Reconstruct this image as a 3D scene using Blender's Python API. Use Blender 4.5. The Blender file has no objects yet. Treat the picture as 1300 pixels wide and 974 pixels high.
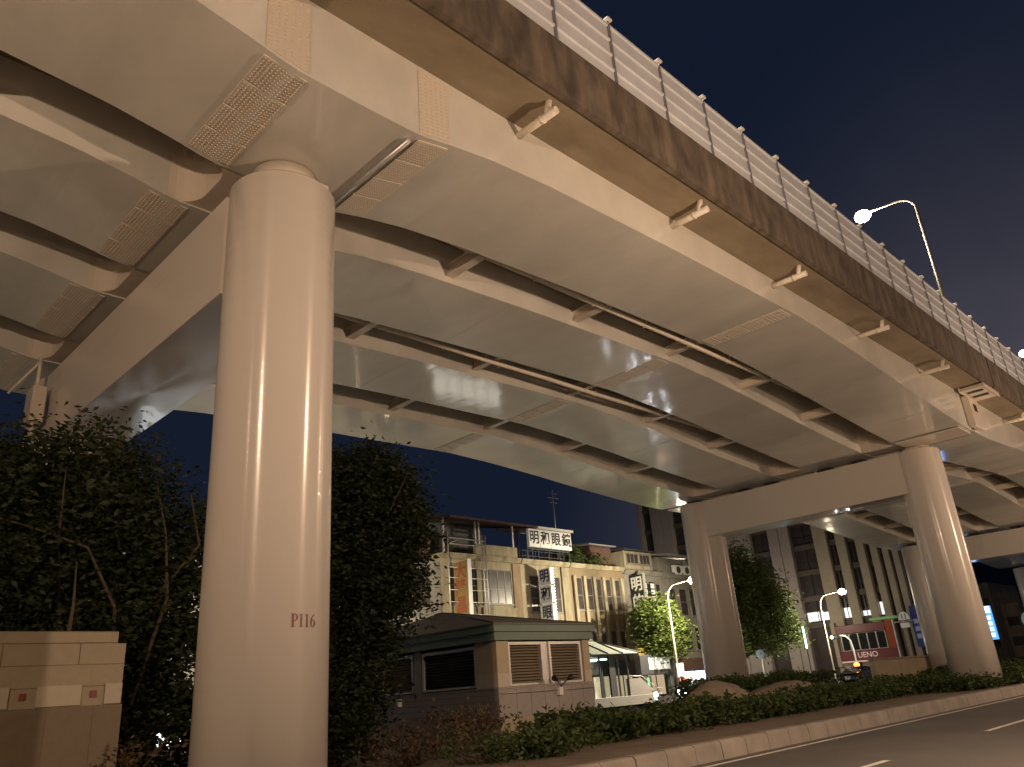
import bpy, math, random
import numpy as np
from mathutils import Vector, Matrix
random.seed(7)
rng = np.random.default_rng(11)
R = math.radians
S = bpy.context.scene
COL = S.collection

# ------------------------------------------------------------------ camera
cam_d = bpy.data.cameras.new('camera')
cam = bpy.data.objects.new('camera', cam_d); COL.objects.link(cam)
CR = np.array([[0.71505, -0.69544, -0.07084], [0.21038, 0.31015, -0.92712], [0.66671, 0.64821, 0.36789]])
yaw, pitch, roll = 0.77045, 0.37628, 0.07626
fw = Vector((math.cos(pitch)*math.cos(yaw), math.cos(pitch)*math.sin(yaw), math.sin(pitch)))
rt = Vector((math.sin(yaw), -math.cos(yaw), 0)); dn = fw.cross(rt)
r2 = rt*math.cos(roll) + dn*math.sin(roll); d2 = -rt*math.sin(roll) + dn*math.cos(roll)
cam.matrix_world = Matrix(((r2.x, -d2.x, -fw.x, 0), (r2.y, -d2.y, -fw.y, 0), (r2.z, -d2.z, -fw.z, 1.6), (0, 0, 0, 1)))
cam_d.sensor_width = 36; cam_d.sensor_fit = 'HORIZONTAL'
cam_d.lens = 998.8/1300*36
cam_d.clip_end = 3000; cam_d.clip_start = 0.05
S.camera = cam

# ------------------------------------------------------------------ sky, moon-weak sun, exposure
SUN_EL, SUN_ROT = R(-5.0), R(250)
w = bpy.data.worlds.new('World'); S.world = w; w.use_nodes = True
nt = w.node_tree; nt.nodes.clear()
wo = nt.nodes.new('ShaderNodeOutputWorld'); bg = nt.nodes.new('ShaderNodeBackground')
sky = nt.nodes.new('ShaderNodeTexSky'); sky.sky_type = 'NISHITA'; sky.sun_disc = False
sky.sun_elevation = SUN_EL; sky.sun_rotation = SUN_ROT
bg.inputs['Strength'].default_value = 0.10
# city glow low in the sky with faint cloud, added to the night sky
tc = nt.nodes.new('ShaderNodeTexCoord'); sep = nt.nodes.new('ShaderNodeSeparateXYZ')
nt.links.new(tc.outputs['Generated'], sep.inputs[0])
mr = nt.nodes.new('ShaderNodeMapRange'); mr.inputs[1].default_value = 0.0; mr.inputs[2].default_value = 0.75
mr.inputs[3].default_value = 1.0; mr.inputs[4].default_value = 0.0
nt.links.new(sep.outputs['Z'], mr.inputs[0])
mx = nt.nodes.new('ShaderNodeMapRange'); mx.inputs[1].default_value = 0.72; mx.inputs[2].default_value = 0.95
mx.inputs[3].default_value = 0.02; mx.inputs[4].default_value = 1.0
nt.links.new(sep.outputs['X'], mx.inputs[0])
mul = nt.nodes.new('ShaderNodeMath'); mul.operation = 'MULTIPLY'
nt.links.new(mr.outputs[0], mul.inputs[0]); nt.links.new(mx.outputs[0], mul.inputs[1])
cn = nt.nodes.new('ShaderNodeTexNoise'); cn.inputs['Scale'].default_value = 2.2; cn.inputs['Detail'].default_value = 5
cm = nt.nodes.new('ShaderNodeMapRange'); cm.inputs[1].default_value = 0.3; cm.inputs[2].default_value = 0.75
cm.inputs[3].default_value = 0.3; cm.inputs[4].default_value = 1.5
nt.links.new(tc.outputs['Generated'], cn.inputs['Vector']); nt.links.new(cn.outputs['Fac'], cm.inputs[0])
mul2 = nt.nodes.new('ShaderNodeMath'); mul2.operation = 'MULTIPLY'
nt.links.new(mul.outputs[0], mul2.inputs[0]); nt.links.new(cm.outputs[0], mul2.inputs[1])
glow = nt.nodes.new('ShaderNodeMix'); glow.data_type = 'RGBA'
GLOW0, GLOW1 = (0.05, 0.085, 0.20, 1), (.66, .62, .78, 1)
glow.inputs[6].default_value = GLOW0; glow.inputs[7].default_value = GLOW1
nt.links.new(mul2.outputs[0], glow.inputs[0])
addc = nt.nodes.new('ShaderNodeMix'); addc.data_type = 'RGBA'; addc.blend_type = 'ADD'; addc.inputs[0].default_value = 1.0
nt.links.new(glow.outputs[2], addc.inputs[6]); nt.links.new(sky.outputs[0], addc.inputs[7])
nt.links.new(addc.outputs[2], bg.inputs['Color']); nt.links.new(bg.outputs[0], wo.inputs[0])
sd = bpy.data.lights.new('moon', 'SUN'); sd.energy = 0.01; sd.angle = R(0.5); sd.color = (0.8, 0.88, 1.0)
so = bpy.data.objects.new('moon', sd); COL.objects.link(so); so.rotation_euler = (R(40), 0, R(200))
S.view_settings.view_transform = 'Standard'; S.view_settings.look = 'None'
S.view_settings.exposure = 0.2; S.view_settings.gamma = 1.0; S.view_settings.use_curve_mapping = False
S.render.engine = 'CYCLES'
S.cycles.use_denoising = True
S.cycles.max_bounces = 7; S.cycles.diffuse_bounces = 4; S.cycles.glossy_bounces = 3
S.cycles.transmission_bounces = 4; S.cycles.transparent_max_bounces = 6
S.cycles.caustics_reflective = False; S.cycles.caustics_refractive = False
S.cycles.sample_clamp_indirect = 4.0

LAMP_NEAR, LAMP_FAR, LAMP_DECK = 4100, 10500, 3000     # watts of the street lamps
WARM = (1.0, 0.685, 0.455)
WARM_FAR = (1.0, 0.87, 0.62)

# ------------------------------------------------------------------ helpers
def gz(x):
    "the road climbs gently to the right"
    return 0.006*max(0.0, x-12.0)

class MB:
    def __init__(self): self.v = []; self.f = []; self.sm = []
    def add(self, vs, fs, smooth=False):
        o = len(self.v); self.v += [tuple(p) for p in vs]
        self.f += [tuple(i+o for i in f) for f in fs]; self.sm += [smooth]*len(fs)
        return self
    def box(self, x0, x1, y0, y1, z0, z1):
        vs = [(x, y, z) for z in (z0, z1) for y in (y0, y1) for x in (x0, x1)]
        return self.add(vs, [(0, 2, 3, 1), (4, 5, 7, 6), (0, 1, 5, 4), (2, 6, 7, 3), (0, 4, 6, 2), (1, 3, 7, 5)])
    def bbox(self, x0, x1, y0, y1, z0, z1, b=0.02):
        "box with chamfered long edges (profile in the plane of the two larger axes)"
        d = sorted([(x1-x0, 0), (y1-y0, 1), (z1-z0, 2)])
        ax = d[2][1]; lo = (x0, y0, z0); hi = (x1, y1, z1); u, v = [a for a in range(3) if a != ax]
        b = min(b, (hi[u]-lo[u])*.45, (hi[v]-lo[v])*.45)
        pr = [(lo[u]+b, lo[v]), (hi[u]-b, lo[v]), (hi[u], lo[v]+b), (hi[u], hi[v]-b), (hi[u]-b, hi[v]), (lo[u]+b, hi[v]), (lo[u], hi[v]-b), (lo[u], lo[v]+b)]
        vs = []
        for t in (lo[ax], hi[ax]):
            for a, c in pr:
                p = [0, 0, 0]; p[ax] = t; p[u] = a; p[v] = c; vs.append(p)
        fs = [tuple(range(7, -1, -1)), tuple(range(8, 16))] + [(i, (i+1) % 8, 8+(i+1) % 8, 8+i) for i in range(8)]
        return self.add(vs, fs)
    def prism(self, prof, axis, a, b):
        "extrude a closed 2D profile along an axis"
        n = len(prof); vs = []
        for t in (a, b):
            for p, q in prof:
                vs.append((t, p, q) if axis == 0 else (p, t, q) if axis == 1 else (p, q, t))
        return self.add(vs, [tuple(range(n-1, -1, -1)), tuple(range(n, 2*n))] + [(i, (i+1) % n, n+(i+1) % n, n+i) for i in range(n)])
    def tube(self, pts, rad, n=10, cap=True):
        pts = [Vector(p) for p in pts]
        if not isinstance(rad, (list, tuple)): rad = [rad]*len(pts)
        vs = []; up = None
        for i, p in enumerate(pts):
            t = (pts[min(i+1, len(pts)-1)] - pts[max(i-1, 0)]).normalized()
            if up is None:
                up = Vector((0, 0, 1)) if abs(t.z) < .9 else Vector((1, 0, 0))
            a = t.cross(up).normalized(); b = a.cross(t).normalized(); up = b
            for k in range(n):
                th = 2*math.pi*k/n
                vs.append(p + (a*math.cos(th)+b*math.sin(th))*rad[i])
        fs = []
        for i in range(len(pts)-1):
            for k in range(n): fs.append((i*n+k, i*n+(k+1) % n, (i+1)*n+(k+1) % n, (i+1)*n+k))
        self.add(vs, fs, True)
        if cap:
            o = len(self.v)-len(vs)
            self.f += [tuple(o+k for k in range(n-1, -1, -1)), tuple(o+(len(pts)-1)*n+k for k in range(n))]; self.sm += [False, False]
        return self
    def lathe(self, prof, cx, cy, n=32):
        vs = [(cx+r*math.cos(2*math.pi*k/n), cy+r*math.sin(2*math.pi*k/n), z) for r, z in prof for k in range(n)]
        fs = [(i*n+k, i*n+(k+1) % n, (i+1)*n+(k+1) % n, (i+1)*n+k) for i in range(len(prof)-1) for k in range(n)]
        self.add(vs, fs, True); o = len(self.v)-len(vs)
        self.f += [tuple(o+k for k in range(n-1, -1, -1)), tuple(o+(len(prof)-1)*n+k for k in range(n))]; self.sm += [False, False]
        return self
    def sphere(self, c, r, n=12, m=8, sc=(1, 1, 1)):
        vs = []
        for j in range(m+1):
            th = math.pi*j/m
            for k in range(n):
                ph = 2*math.pi*k/n
                vs.append((c[0]+r*sc[0]*math.sin(th)*math.cos(ph), c[1]+r*sc[1]*math.sin(th)*math.sin(ph), c[2]+r*sc[2]*math.cos(th)))
        return self.add(vs, [(j*n+k, (j+1)*n+k, (j+1)*n+(k+1) % n, j*n+(k+1) % n) for j in range(m) for k in range(n)], True)
    def build(self, name, mat, parent=None, label=None, offset=None):
        root = parent
        while root is not None and root.parent is not None: root = root.parent
        o = Vector(offset) if offset is not None else (Vector(root.location) if root is not None else Vector((0, 0, 0)))
        me = bpy.data.meshes.new(name)
        me.from_pydata([tuple(Vector(p)-o) for p in self.v], [], self.f)
        me.polygons.foreach_set('use_smooth', self.sm)
        me.materials.append(mat); me.update()
        ob = bpy.data.objects.new(name, me); COL.objects.link(ob)
        if parent is not None: ob.parent = parent
        elif offset is not None: ob.location = o
        if label: ob['label'] = label
        return ob

def tag(o, label, cat, group=None):
    o['label'] = label; o['category'] = cat
    if group: o['group'] = group
    return o
def thing(name, loc, label, cat, group=None):
    o = bpy.data.objects.new(name, None); COL.objects.link(o); o.location = loc; o.empty_display_size = .3
    return tag(o, label, cat, group)
def struct(o): o['kind'] = 'structure'; return o
def copy_thing(o, loc, label=None):
    def rec(s, par):
        c = s.copy(); COL.objects.link(c)
        if par is not None: c.parent = par
        for ch in list(s.children): rec(ch, c)
        return c
    r = rec(o, None); r.location = loc
    if label: r['label'] = label
    return r

def raw_mesh(name, V, F, mat, parent=None, label=None):
    root = parent
    while root is not None and root.parent is not None: root = root.parent
    if root is not None: V = V - np.array(root.location)
    me = bpy.data.meshes.new(name)
    me.vertices.add(len(V)); me.vertices.foreach_set('co', V.astype(np.float32).ravel())
    k = F.shape[1]
    me.loops.add(F.size); me.loops.foreach_set('vertex_index', F.astype(np.int32).ravel())
    me.polygons.add(len(F)); me.polygons.foreach_set('loop_start', np.arange(0, F.size, k, dtype=np.int32))
    me.update(calc_edges=True); me.materials.append(mat)
    ob = bpy.data.objects.new(name, me); COL.objects.link(ob)
    if parent is not None: ob.parent = parent
    if label: ob['label'] = label
    return ob

def frame_text(origin, face):
    "matrix that stands text on a wall; face says which way it looks"
    if face == '-y': X, Y, Z = (1, 0, 0), (0, 0, 1), (0, -1, 0)
    else:            X, Y, Z = (0, -1, 0), (0, 0, 1), (-1, 0, 0)
    m = Matrix((X, Y, Z)).transposed().to_4x4(); m.translation = origin
    return m
def text_part(name, s, size, mat, parent, mtx, extr=.008, bold=0.0, sx=1.0):
    cu = bpy.data.curves.new(name, 'FONT'); cu.body = s; cu.size = size; cu.align_x = 'CENTER'; cu.align_y = 'CENTER'
    cu.extrude = extr; cu.offset = bold; cu.resolution_u = 3
    ob = bpy.data.objects.new(name+'_curve', cu); COL.objects.link(ob)
    bpy.context.view_layer.update()
    me = bpy.data.meshes.new_from_object(ob.evaluated_get(bpy.context.evaluated_depsgraph_get()))
    bpy.data.objects.remove(ob); bpy.data.curves.remove(cu)
    root = parent
    while root.parent is not None: root = root.parent
    me.transform(Matrix.Translation(-Vector(root.location)) @ mtx @ Matrix.Diagonal((sx, 1, 1, 1)))
    me.name = name; me.materials.clear(); me.materials.append(mat)
    o = bpy.data.objects.new(name, me); COL.objects.link(o); o.parent = parent
    return o

# ------------------------------------------------------------------ materials
def mat(name, col, rough=.6, metal=0., var=.0, vscale=3., bump=0., bscale=20., stretch=(1, 1, 1), coat=0., coat_r=.1, bdet=4, bdist=.02, conly=False,
        col2=None, mid=.5, width=.25, spec=.5, aniso=0.):
    m = bpy.data.materials.new(name); m.use_nodes = True
    n = m.node_tree.nodes; l = m.node_tree.links; p = n['Principled BSDF']
    p.inputs['Base Color'].default_value = (*col, 1); p.inputs['Roughness'].default_value = rough
    p.inputs['Metallic'].default_value = metal; p.inputs['Specular IOR Level'].default_value = spec
    p.inputs['Coat Weight'].default_value = coat; p.inputs['Coat Roughness'].default_value = coat_r
    t = n.new('ShaderNodeTexCoord'); mp = n.new('ShaderNodeMapping'); mp.inputs['Scale'].default_value = stretch
    l.new(t.outputs['Object'], mp.inputs['Vector'])
    if var or col2:
        nz = n.new('ShaderNodeTexNoise'); nz.inputs['Scale'].default_value = vscale; nz.inputs['Detail'].default_value = 7
        nz.inputs['Roughness'].default_value = .62
        l.new(mp.outputs[0], nz.inputs['Vector'])
        rp = n.new('ShaderNodeValToRGB'); l.new(nz.outputs['Fac'], rp.inputs[0])
        c2 = col2 or tuple(c*(1-var) for c in col); c1 = col if col2 else tuple(min(1, c*(1+var*.5)) for c in col)
        rp.color_ramp.elements[0].position = max(0, mid-width); rp.color_ramp.elements[1].position = min(1, mid+width)
        rp.color_ramp.elements[0].color = (*c2, 1); rp.color_ramp.elements[1].color = (*c1, 1)
        l.new(rp.outputs[0], p.inputs['Base Color'])
    if bump:
        nb = n.new('ShaderNodeTexNoise'); nb.inputs['Scale'].default_value = bscale; nb.inputs['Detail'].default_value = bdet
        l.new(mp.outputs[0], nb.inputs['Vector'])
        b = n.new('ShaderNodeBump'); b.inputs['Strength'].default_value = bump; b.inputs['Distance'].default_value = bdist
        l.new(nb.outputs['Fac'], b.inputs['Height'])
        if not conly: l.new(b.outputs[0], p.inputs['Normal'])
        l.new(b.outputs[0], p.inputs['Coat Normal'])
    if aniso:
        p.inputs['Anisotropic'].default_value = aniso; p.inputs['Anisotropic Rotation'].default_value = .25
        tg = n.new('ShaderNodeTangent'); tg.direction_type = 'RADIAL'; tg.axis = 'Z'
        l.new(tg.outputs[0], p.inputs['Tangent'])
    return m
def emit(name, col, st, base=(.8, .8, .8)):
    m = bpy.data.materials.new(name); m.use_nodes = True; p = m.node_tree.nodes['Principled BSDF']
    p.inputs['Base Color'].default_value = (*base, 1); p.inputs['Roughness'].default_value = .4
    p.inputs['Emission Color'].default_value = (*col, 1); p.inputs['Emission Strength'].default_value = st
    return m
def leafmat(name, c1, c2, tr=.35):
    m = bpy.data.materials.new(name); m.use_nodes = True; n = m.node_tree.nodes; l = m.node_tree.links
    out = n['Material Output']; p = n['Principled BSDF']; p.inputs['Roughness'].default_value = .6; p.inputs['Specular IOR Level'].default_value = .3
    t = n.new('ShaderNodeTexCoord'); nz = n.new('ShaderNodeTexNoise'); nz.inputs['Scale'].default_value = 1.6; nz.inputs['Detail'].default_value = 6
    nz.inputs['Roughness'].default_value = .8
    l.new(t.outputs['Object'], nz.inputs['Vector'])
    rp = n.new('ShaderNodeValToRGB'); rp.color_ramp.elements[0].position = .35; rp.color_ramp.elements[1].position = .65
    rp.color_ramp.elements[0].color = (*c1, 1); rp.color_ramp.elements[1].color = (*c2, 1)
    l.new(nz.outputs['Fac'], rp.inputs[0]); l.new(rp.outputs[0], p.inputs['Base Color'])
    tl = n.new('ShaderNodeBsdfTranslucent'); l.new(rp.outputs[0], tl.inputs['Color'])
    mxs = n.new('ShaderNodeMixShader'); mxs.inputs[0].default_value = tr
    l.new(p.outputs[0], mxs.inputs[1]); l.new(tl.outputs[0], mxs.inputs[2]); l.new(mxs.outputs[0], out.inputs['Surface'])
    return m

M = {}
M['paint'] = mat('steel_paint', (.60, .53, .45), .38, var=.10, vscale=.9, bump=.12, bscale=1.6, stretch=(1, 1.2, 1), coat=.35, coat_r=.12)
M['flange'] = mat('flange_paint', (.60, .58, .53), .42, var=.2, vscale=.4, bump=.3, bscale=1.3, stretch=(1.4, .7, 1), coat=.85, coat_r=.10, conly=True)
M['column'] = mat('column_paint', (.60, .555, .50), .27, var=.0, vscale=1.2, coat=.3, coat_r=.04, bump=1.0, bscale=1.0, stretch=(.22, .22, 3.2), bdet=2.5, bdist=.07, conly=True, spec=.9, aniso=.95)
M['bolt'] = mat('bolt_paint', (.58, .52, .44), .4, bump=.1)
M['pipe'] = mat('pipe_paint', (.72, .66, .56), .5, var=.2, vscale=4)
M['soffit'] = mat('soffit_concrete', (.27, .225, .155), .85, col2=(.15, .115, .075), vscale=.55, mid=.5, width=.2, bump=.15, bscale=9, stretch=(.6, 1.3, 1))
M['barrier'] = mat('barrier_panel', (.56, .585, .62), .45, var=.12, vscale=1.5, bump=.08, bscale=6)
M['post'] = mat('barrier_post', (.30, .30, .32), .5, metal=.6)
M['galv'] = mat('galvanised', (.62, .63, .64), .4, metal=.7, var=.15)
M['dark_steel'] = mat('dark_steel', (.05, .05, .055), .5, var=.2)
M['asphalt'] = mat('asphalt', (.118, .111, .104), .62, var=.25, vscale=.35, bump=.35, bscale=90)
M['asphalt2'] = mat('asphalt_far', (.11, .107, .10), .55, var=.25, vscale=.4, bump=.3, bscale=70)
M['pave'] = mat('paving', (.38, .355, .32), .75, var=.25, vscale=1.2, bump=.2, bscale=30)
M['earth'] = mat('soil', (.17, .13, .095), .95, var=.4, vscale=1.5, bump=.8, bscale=14)
M['kerb'] = mat('kerb_stone', (.34, .30, .255), .8, col2=(.21, .185, .16), vscale=1.6, bump=.3, bscale=25)
M['line'] = mat('road_paint', (.72, .70, .64), .6, col2=(.45, .43, .39), vscale=5, mid=.38, width=.12)
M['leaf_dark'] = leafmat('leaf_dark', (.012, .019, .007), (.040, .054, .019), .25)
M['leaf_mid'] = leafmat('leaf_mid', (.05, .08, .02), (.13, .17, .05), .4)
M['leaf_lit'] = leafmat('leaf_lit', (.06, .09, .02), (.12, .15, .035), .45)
M['leaf_hedge'] = leafmat('leaf_hedge', (.025, .045, .012), (.075, .105, .03), .2)
M['leaf_dry'] = leafmat('leaf_dry', (.075, .045, .025), (.12, .085, .045), .2)
M['bark'] = mat('bark', (.13, .10, .065), .9, var=.4, vscale=5, bump=.6, bscale=14, stretch=(1, 1, .3))
M['bark_dark'] = mat('bark_dark', (.075, .058, .035), .9, var=.4, vscale=5, bump=.6, bscale=14, stretch=(1, 1, .3))
M['rock'] = mat('rock', (.33, .28, .21), .9, col2=(.16, .13, .10), vscale=1.3, bump=1.0, bscale=4)
M['glass'] = mat('window_glass', (.03, .032, .035), .12, spec=.6, var=.3, vscale=1.)
M['glass_b'] = mat('dim_window', (.055, .045, .045), .3, spec=.4, var=.6, vscale=2.2)
M['red_text'] = mat('red_lettering', (.17, .035, .026), .5)
M['black'] = mat('black_paint', (.012, .012, .014), .45)
M['white'] = mat('white_paint', (.75, .74, .70), .5, var=.08)
M['alu'] = mat('aluminium', (.55, .53, .50), .42, metal=.55, var=.15)
M['rust'] = mat('rusty_red_edge', (.11, .06, .048), .7, var=.3)

# fascia of the deck: dark weathered concrete with pale streaks hanging from the lower edge
def fascia_mat():
    m = bpy.data.materials.new('weathered_fascia'); m.use_nodes = True; n = m.node_tree.nodes; l = m.node_tree.links; p = n['Principled BSDF']
    p.inputs['Roughness'].default_value = .9
    t = n.new('ShaderNodeTexCoord'); mp = n.new('ShaderNodeMapping'); mp.inputs['Scale'].default_value = (2.2, 1, .8); l.new(t.outputs['Object'], mp.inputs[0])
    a = n.new('ShaderNodeTexNoise'); a.inputs['Scale'].default_value = 1.0; a.inputs['Detail'].default_value = 5; a.inputs['Roughness'].default_value = .55; l.new(mp.outputs[0], a.inputs['Vector'])
    sp = n.new('ShaderNodeSeparateXYZ'); l.new(t.outputs['Object'], sp.inputs[0])
    mrz = n.new('ShaderNodeMapRange'); mrz.inputs[1].default_value = 13.2; mrz.inputs[2].default_value = 14.75; mrz.inputs[3].default_value = .20; mrz.inputs[4].default_value = -.26
    l.new(sp.outputs['Z'], mrz.inputs[0])
    ad = n.new('ShaderNodeMath'); ad.operation = 'ADD'; nm = n.new('ShaderNodeMath'); nm.operation = 'MULTIPLY_ADD'; nm.inputs[1].default_value = .55; nm.inputs[2].default_value = .225; l.new(a.outputs['Fac'], nm.inputs[0]); l.new(nm.outputs[0], ad.inputs[0]); l.new(mrz.outputs[0], ad.inputs[1])
    rp = n.new('ShaderNodeValToRGB'); e = rp.color_ramp.elements
    e[0].position = .44; e[0].color = (.030, .024, .023, 1); e[1].position = .80; e[1].color = (.16, .125, .09, 1)
    x = e.new(.60); x.color = (.05, .038, .03, 1)
    l.new(ad.outputs[0], rp.inputs[0]); l.new(rp.outputs[0], p.inputs['Base Color'])
    b = n.new('ShaderNodeBump'); b.inputs['Strength'].default_value = .3; b.inputs['Distance'].default_value = .02; l.new(a.outputs['Fac'], b.inputs['Height']); l.new(b.outputs[0], p.inputs['Normal'])
    return m
M['fascia'] = fascia_mat()

# ------------------------------------------------------------------ ground, roads, kerbs
def sheet(name, y0, y1, dz, m, x0=-200, x1=420, solid=0.0):
    xs = [x0, -60, -20, 0, 8, 12, 16, 24, 40, 70, 110, 180, x1]
    mb = MB(); n = len(xs); vs = [(x, y, gz(x)+dz) for x in xs for y in (y0, y1)]
    fs = [(2*i, 2*i+2, 2*i+3, 2*i+1) for i in range(n-1)]
    if solid:
        o = 2*n; vs += [(x, y, gz(x)+dz-solid) for x in xs for y in (y0, y1)]
        fs += [(o+2*i+1, o+2*i+3, o+2*i+2, o+2*i) for i in range(n-1)]
        fs += [(2*i, o+2*i, o+2*i+2, 2*i+2) for i in range(n-1)] + [(2*i+1, 2*i+3, o+2*i+3, o+2*i+1) for i in range(n-1)]
        fs += [(0, 1, o+1, o), (2*n-2, 2*n-2+o, 2*n-1+o, 2*n-1)]
    mb.add(vs, fs); return struct(mb.build(name, m))
KERB = 0.36
sheet('ground', -600, 900, -.03, M['pave'], -700, 1500)
sheet('road', -0.9, 10.12, 0, M['asphalt'])
sheet('far_road', 28.6, 34.6, 0.0, M['asphalt2'])
sheet('pavement', -12, -1.05, .14, M['pave'], solid=.2)
sheet('far_pavement', 34.6, 42.5, .14, M['pave'], solid=.2)
sheet('median_bed', 10.46, 28.3, KERB-.04, M['earth'], -200, 220, solid=.4)
sheet('side_street', 34.0, 100, .146, M['asphalt2'], 92, 109)
def kerbline(name, y0, y1, h, x0, x1, L):
    mb = MB(); x = x0
    while x < x1:
        g = .012; z = gz(x+.5); d = random.uniform(-.008, .008); e = random.uniform(-.006, .006)
        prof = [(y0+d, z-.1), (y1+d, z-.1), (y1+d, z+h+e), (y0+.09+d, z+h+e), (y0+.03+d, z+h-.05+e)]
        mb.prism(prof, 0, x+g, x+L-g); x += L
    return struct(mb.build(name, M['kerb']))
kerbline('kerb', 10.12, 10.48, KERB, -40, 160, 1.0)
kerbline('median_kerb', 28.26, 28.6, .25, -40, 160, 1.2)
kerbline('near_kerb', -1.06, -.88, .15, -40, 120, 1.0)
mb = MB()
for a, b in [(-40, 160)]:
    xs = list(range(-40, 161, 4))
    for x in xs: mb.add([(x, 9.64, gz(x)+.004), (x+4, 9.64, gz(x+4)+.004), (x+4, 9.78, gz(x+4)+.004), (x, 9.78, gz(x)+.004)], [(0, 1, 2, 3)])
x = -28.4
while x < 150:
    mb.add([(x, 6.54, gz(x)+.004), (x+4.2, 6.54, gz(x+4.2)+.004), (x+4.2, 6.68, gz(x+4.2)+.004), (x, 6.68, gz(x)+.004)], [(0, 1, 2, 3)])
    mb.add([(x, 3.2, gz(x)+.004), (x+4.2, 3.2, gz(x+4.2)+.004), (x+4.2, 3.34, gz(x+4.2)+.004), (x, 3.34, gz(x)+.004)], [(0, 1, 2, 3)])
    x += 10
struct(mb.build('lane_marking', M['line']))

# ------------------------------------------------------------------ the viaduct
PX = [-28.0, 6.38, 40.1, 74.0, 108.0]           # bents
YG = [(9.42, 12.40), (14.15, 17.15), (18.95, 21.95), (23.95, 26.80)]
YN, YF = 12.08, 24.4                            # column rows
YE, YEF = 8.05, 28.2                            # deck edges
ZS, ZD = 13.27, 14.35                           # soffit, deck top
def smooth(t): return t*t*(3-2*t)
PROF_R = [(0, 11.48), (1.35, 11.50), (2.1, 11.66), (3.2, 11.84), (5, 11.99), (9.6, 12.17), (17, 12.32)]     # away from the second bent
PROF_L = [(0, 11.36), (2.0, 11.38), (4.5, 11.52), (8.1, 11.76), (11.3, 12.02), (14.5, 12.22), (17, 12.32)]  # towards an end joint
def interp(pr, d):
    for (a, za), (b, zb_) in zip(pr, pr[1:]):
        if a <= d <= b: return za+(zb_-za)*(d-a)/(b-a)
    return pr[-1][1]
def zbot(x):
    i = min(range(len(PX)), key=lambda k: abs(PX[k]-x)); d = abs(x-PX[i])
    if i == 1: return interp(PROF_R, d)
    return interp(PROF_L, d)
def girder_mb(y0, y1, x0, x1):
    mb = MB(); xs = list(np.arange(x0, x1, .3))+[x1]; vs = []
    for x in xs:
        z = zbot(x); vs += [(x, y0, ZS-.004), (x, y0, z+.05), (x, y0-.07, z+.05), (x, y0-.07, z), (x, y1+.07, z), (x, y1+.07, z+.05), (x, y1, z+.05), (x, y1, ZS-.004)]
    n = len(xs); fs = []
    for i in range(n-1):
        for k in range(8): fs.append((8*i+k, 8*i+(k+1) % 8, 8*i+8+(k+1) % 8, 8*i+8+k))
    mb.add(vs, fs); mb.add(vs[:8], [tuple(range(7, -1, -1))]); mb.add(vs[-8:], [tuple(range(8))])
    return mb
def bolts(mb, xs, ys, zf, s=.017, h=.02):
    for x in xs:
        for y in ys:
            z = zf(x); mb.add([(x-s, y-s, z), (x+s, y-s, z), (x+s, y+s, z), (x-s, y+s, z), (x-s*.6, y-s*.6, z-h), (x+s*.6, y-s*.6, z-h), (x+s*.6, y+s*.6, z-h), (x-s*.6, y+s*.6, z-h)],
                              [(0, 4, 5, 1), (1, 5, 6, 2), (2, 6, 7, 3), (3, 7, 4, 0), (4, 7, 6, 5)])
def splice(root, y0, y1, xa, xb, fine):
    "four bolted cover plates across the bottom flange"
    n = 4; g = .05; wq = (y1-y0-.1-(n-1)*g)/n
    for q in range(n):
        a = y0+.05+q*(wq+g); b = a+wq; mb = MB()
        vs = []
        for x in (xa, xb):
            z = zbot(x)-.003; vs += [(x, a, z), (x, b, z), (x, b, z-.022), (x, a, z-.022)]
        mb.add(vs, [(0, 1, 5, 4), (1, 2, 6, 5), (2, 3, 7, 6), (3, 0, 4, 7), (3, 2, 1, 0), (4, 5, 6, 7)])
        if fine:
            bolts(mb, np.linspace(xa+.05, xb-.05, 12), np.linspace(a+.04, b-.04, 9), lambda x: zbot(x)-.025, .011, .013)
        else:
            bolts(mb, np.linspace(xa+.08, xb-.08, 5), np.linspace(a+.08, b-.08, 5), lambda x: zbot(x)-.025, .02)
        mb.build('splice_plate', M['bolt'], root)
def web_splice(root, y, xa, xb):
    mb = MB(); xs = np.linspace(xa+.05, xb-.05, 6); s = .016
    vs = [(xa, y-.003, zbot(xa)+.12), (xb, y-.003, zbot(xb)+.12), (xb, y-.003, ZS-.1), (xa, y-.003, ZS-.1)]
    vs += [(a, b-.012, c) for a, b, c in vs]
    mb.add(vs, [(4, 5, 6, 7), (0, 1, 5, 4), (1, 2, 6, 5), (2, 3, 7, 6), (3, 0, 4, 7)])
    for x in xs:
        for z in np.arange(zbot(x)+.2, ZS-.15, .085):
            mb.add([(x-s, y-.015, z-s), (x+s, y-.015, z-s), (x+s, y-.015, z+s), (x-s, y-.015, z+s), (x-s*.6, y-.032, z-s*.6), (x+s*.6, y-.032, z-s*.6), (x+s*.6, y-.032, z+s*.6), (x-s*.6, y-.032, z+s*.6)],
                   [(0, 1, 5, 4), (1, 2, 6, 5), (2, 3, 7, 6), (3, 0, 4, 7), (4, 5, 6, 7)])
    return mb.build('web_splice_plate', M['bolt'], root)
FR = [-18.3, -13.2, -8.1, -3.0, 1.2, 12.45, 17.65, 22.7, 27.7, 32.8]
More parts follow.
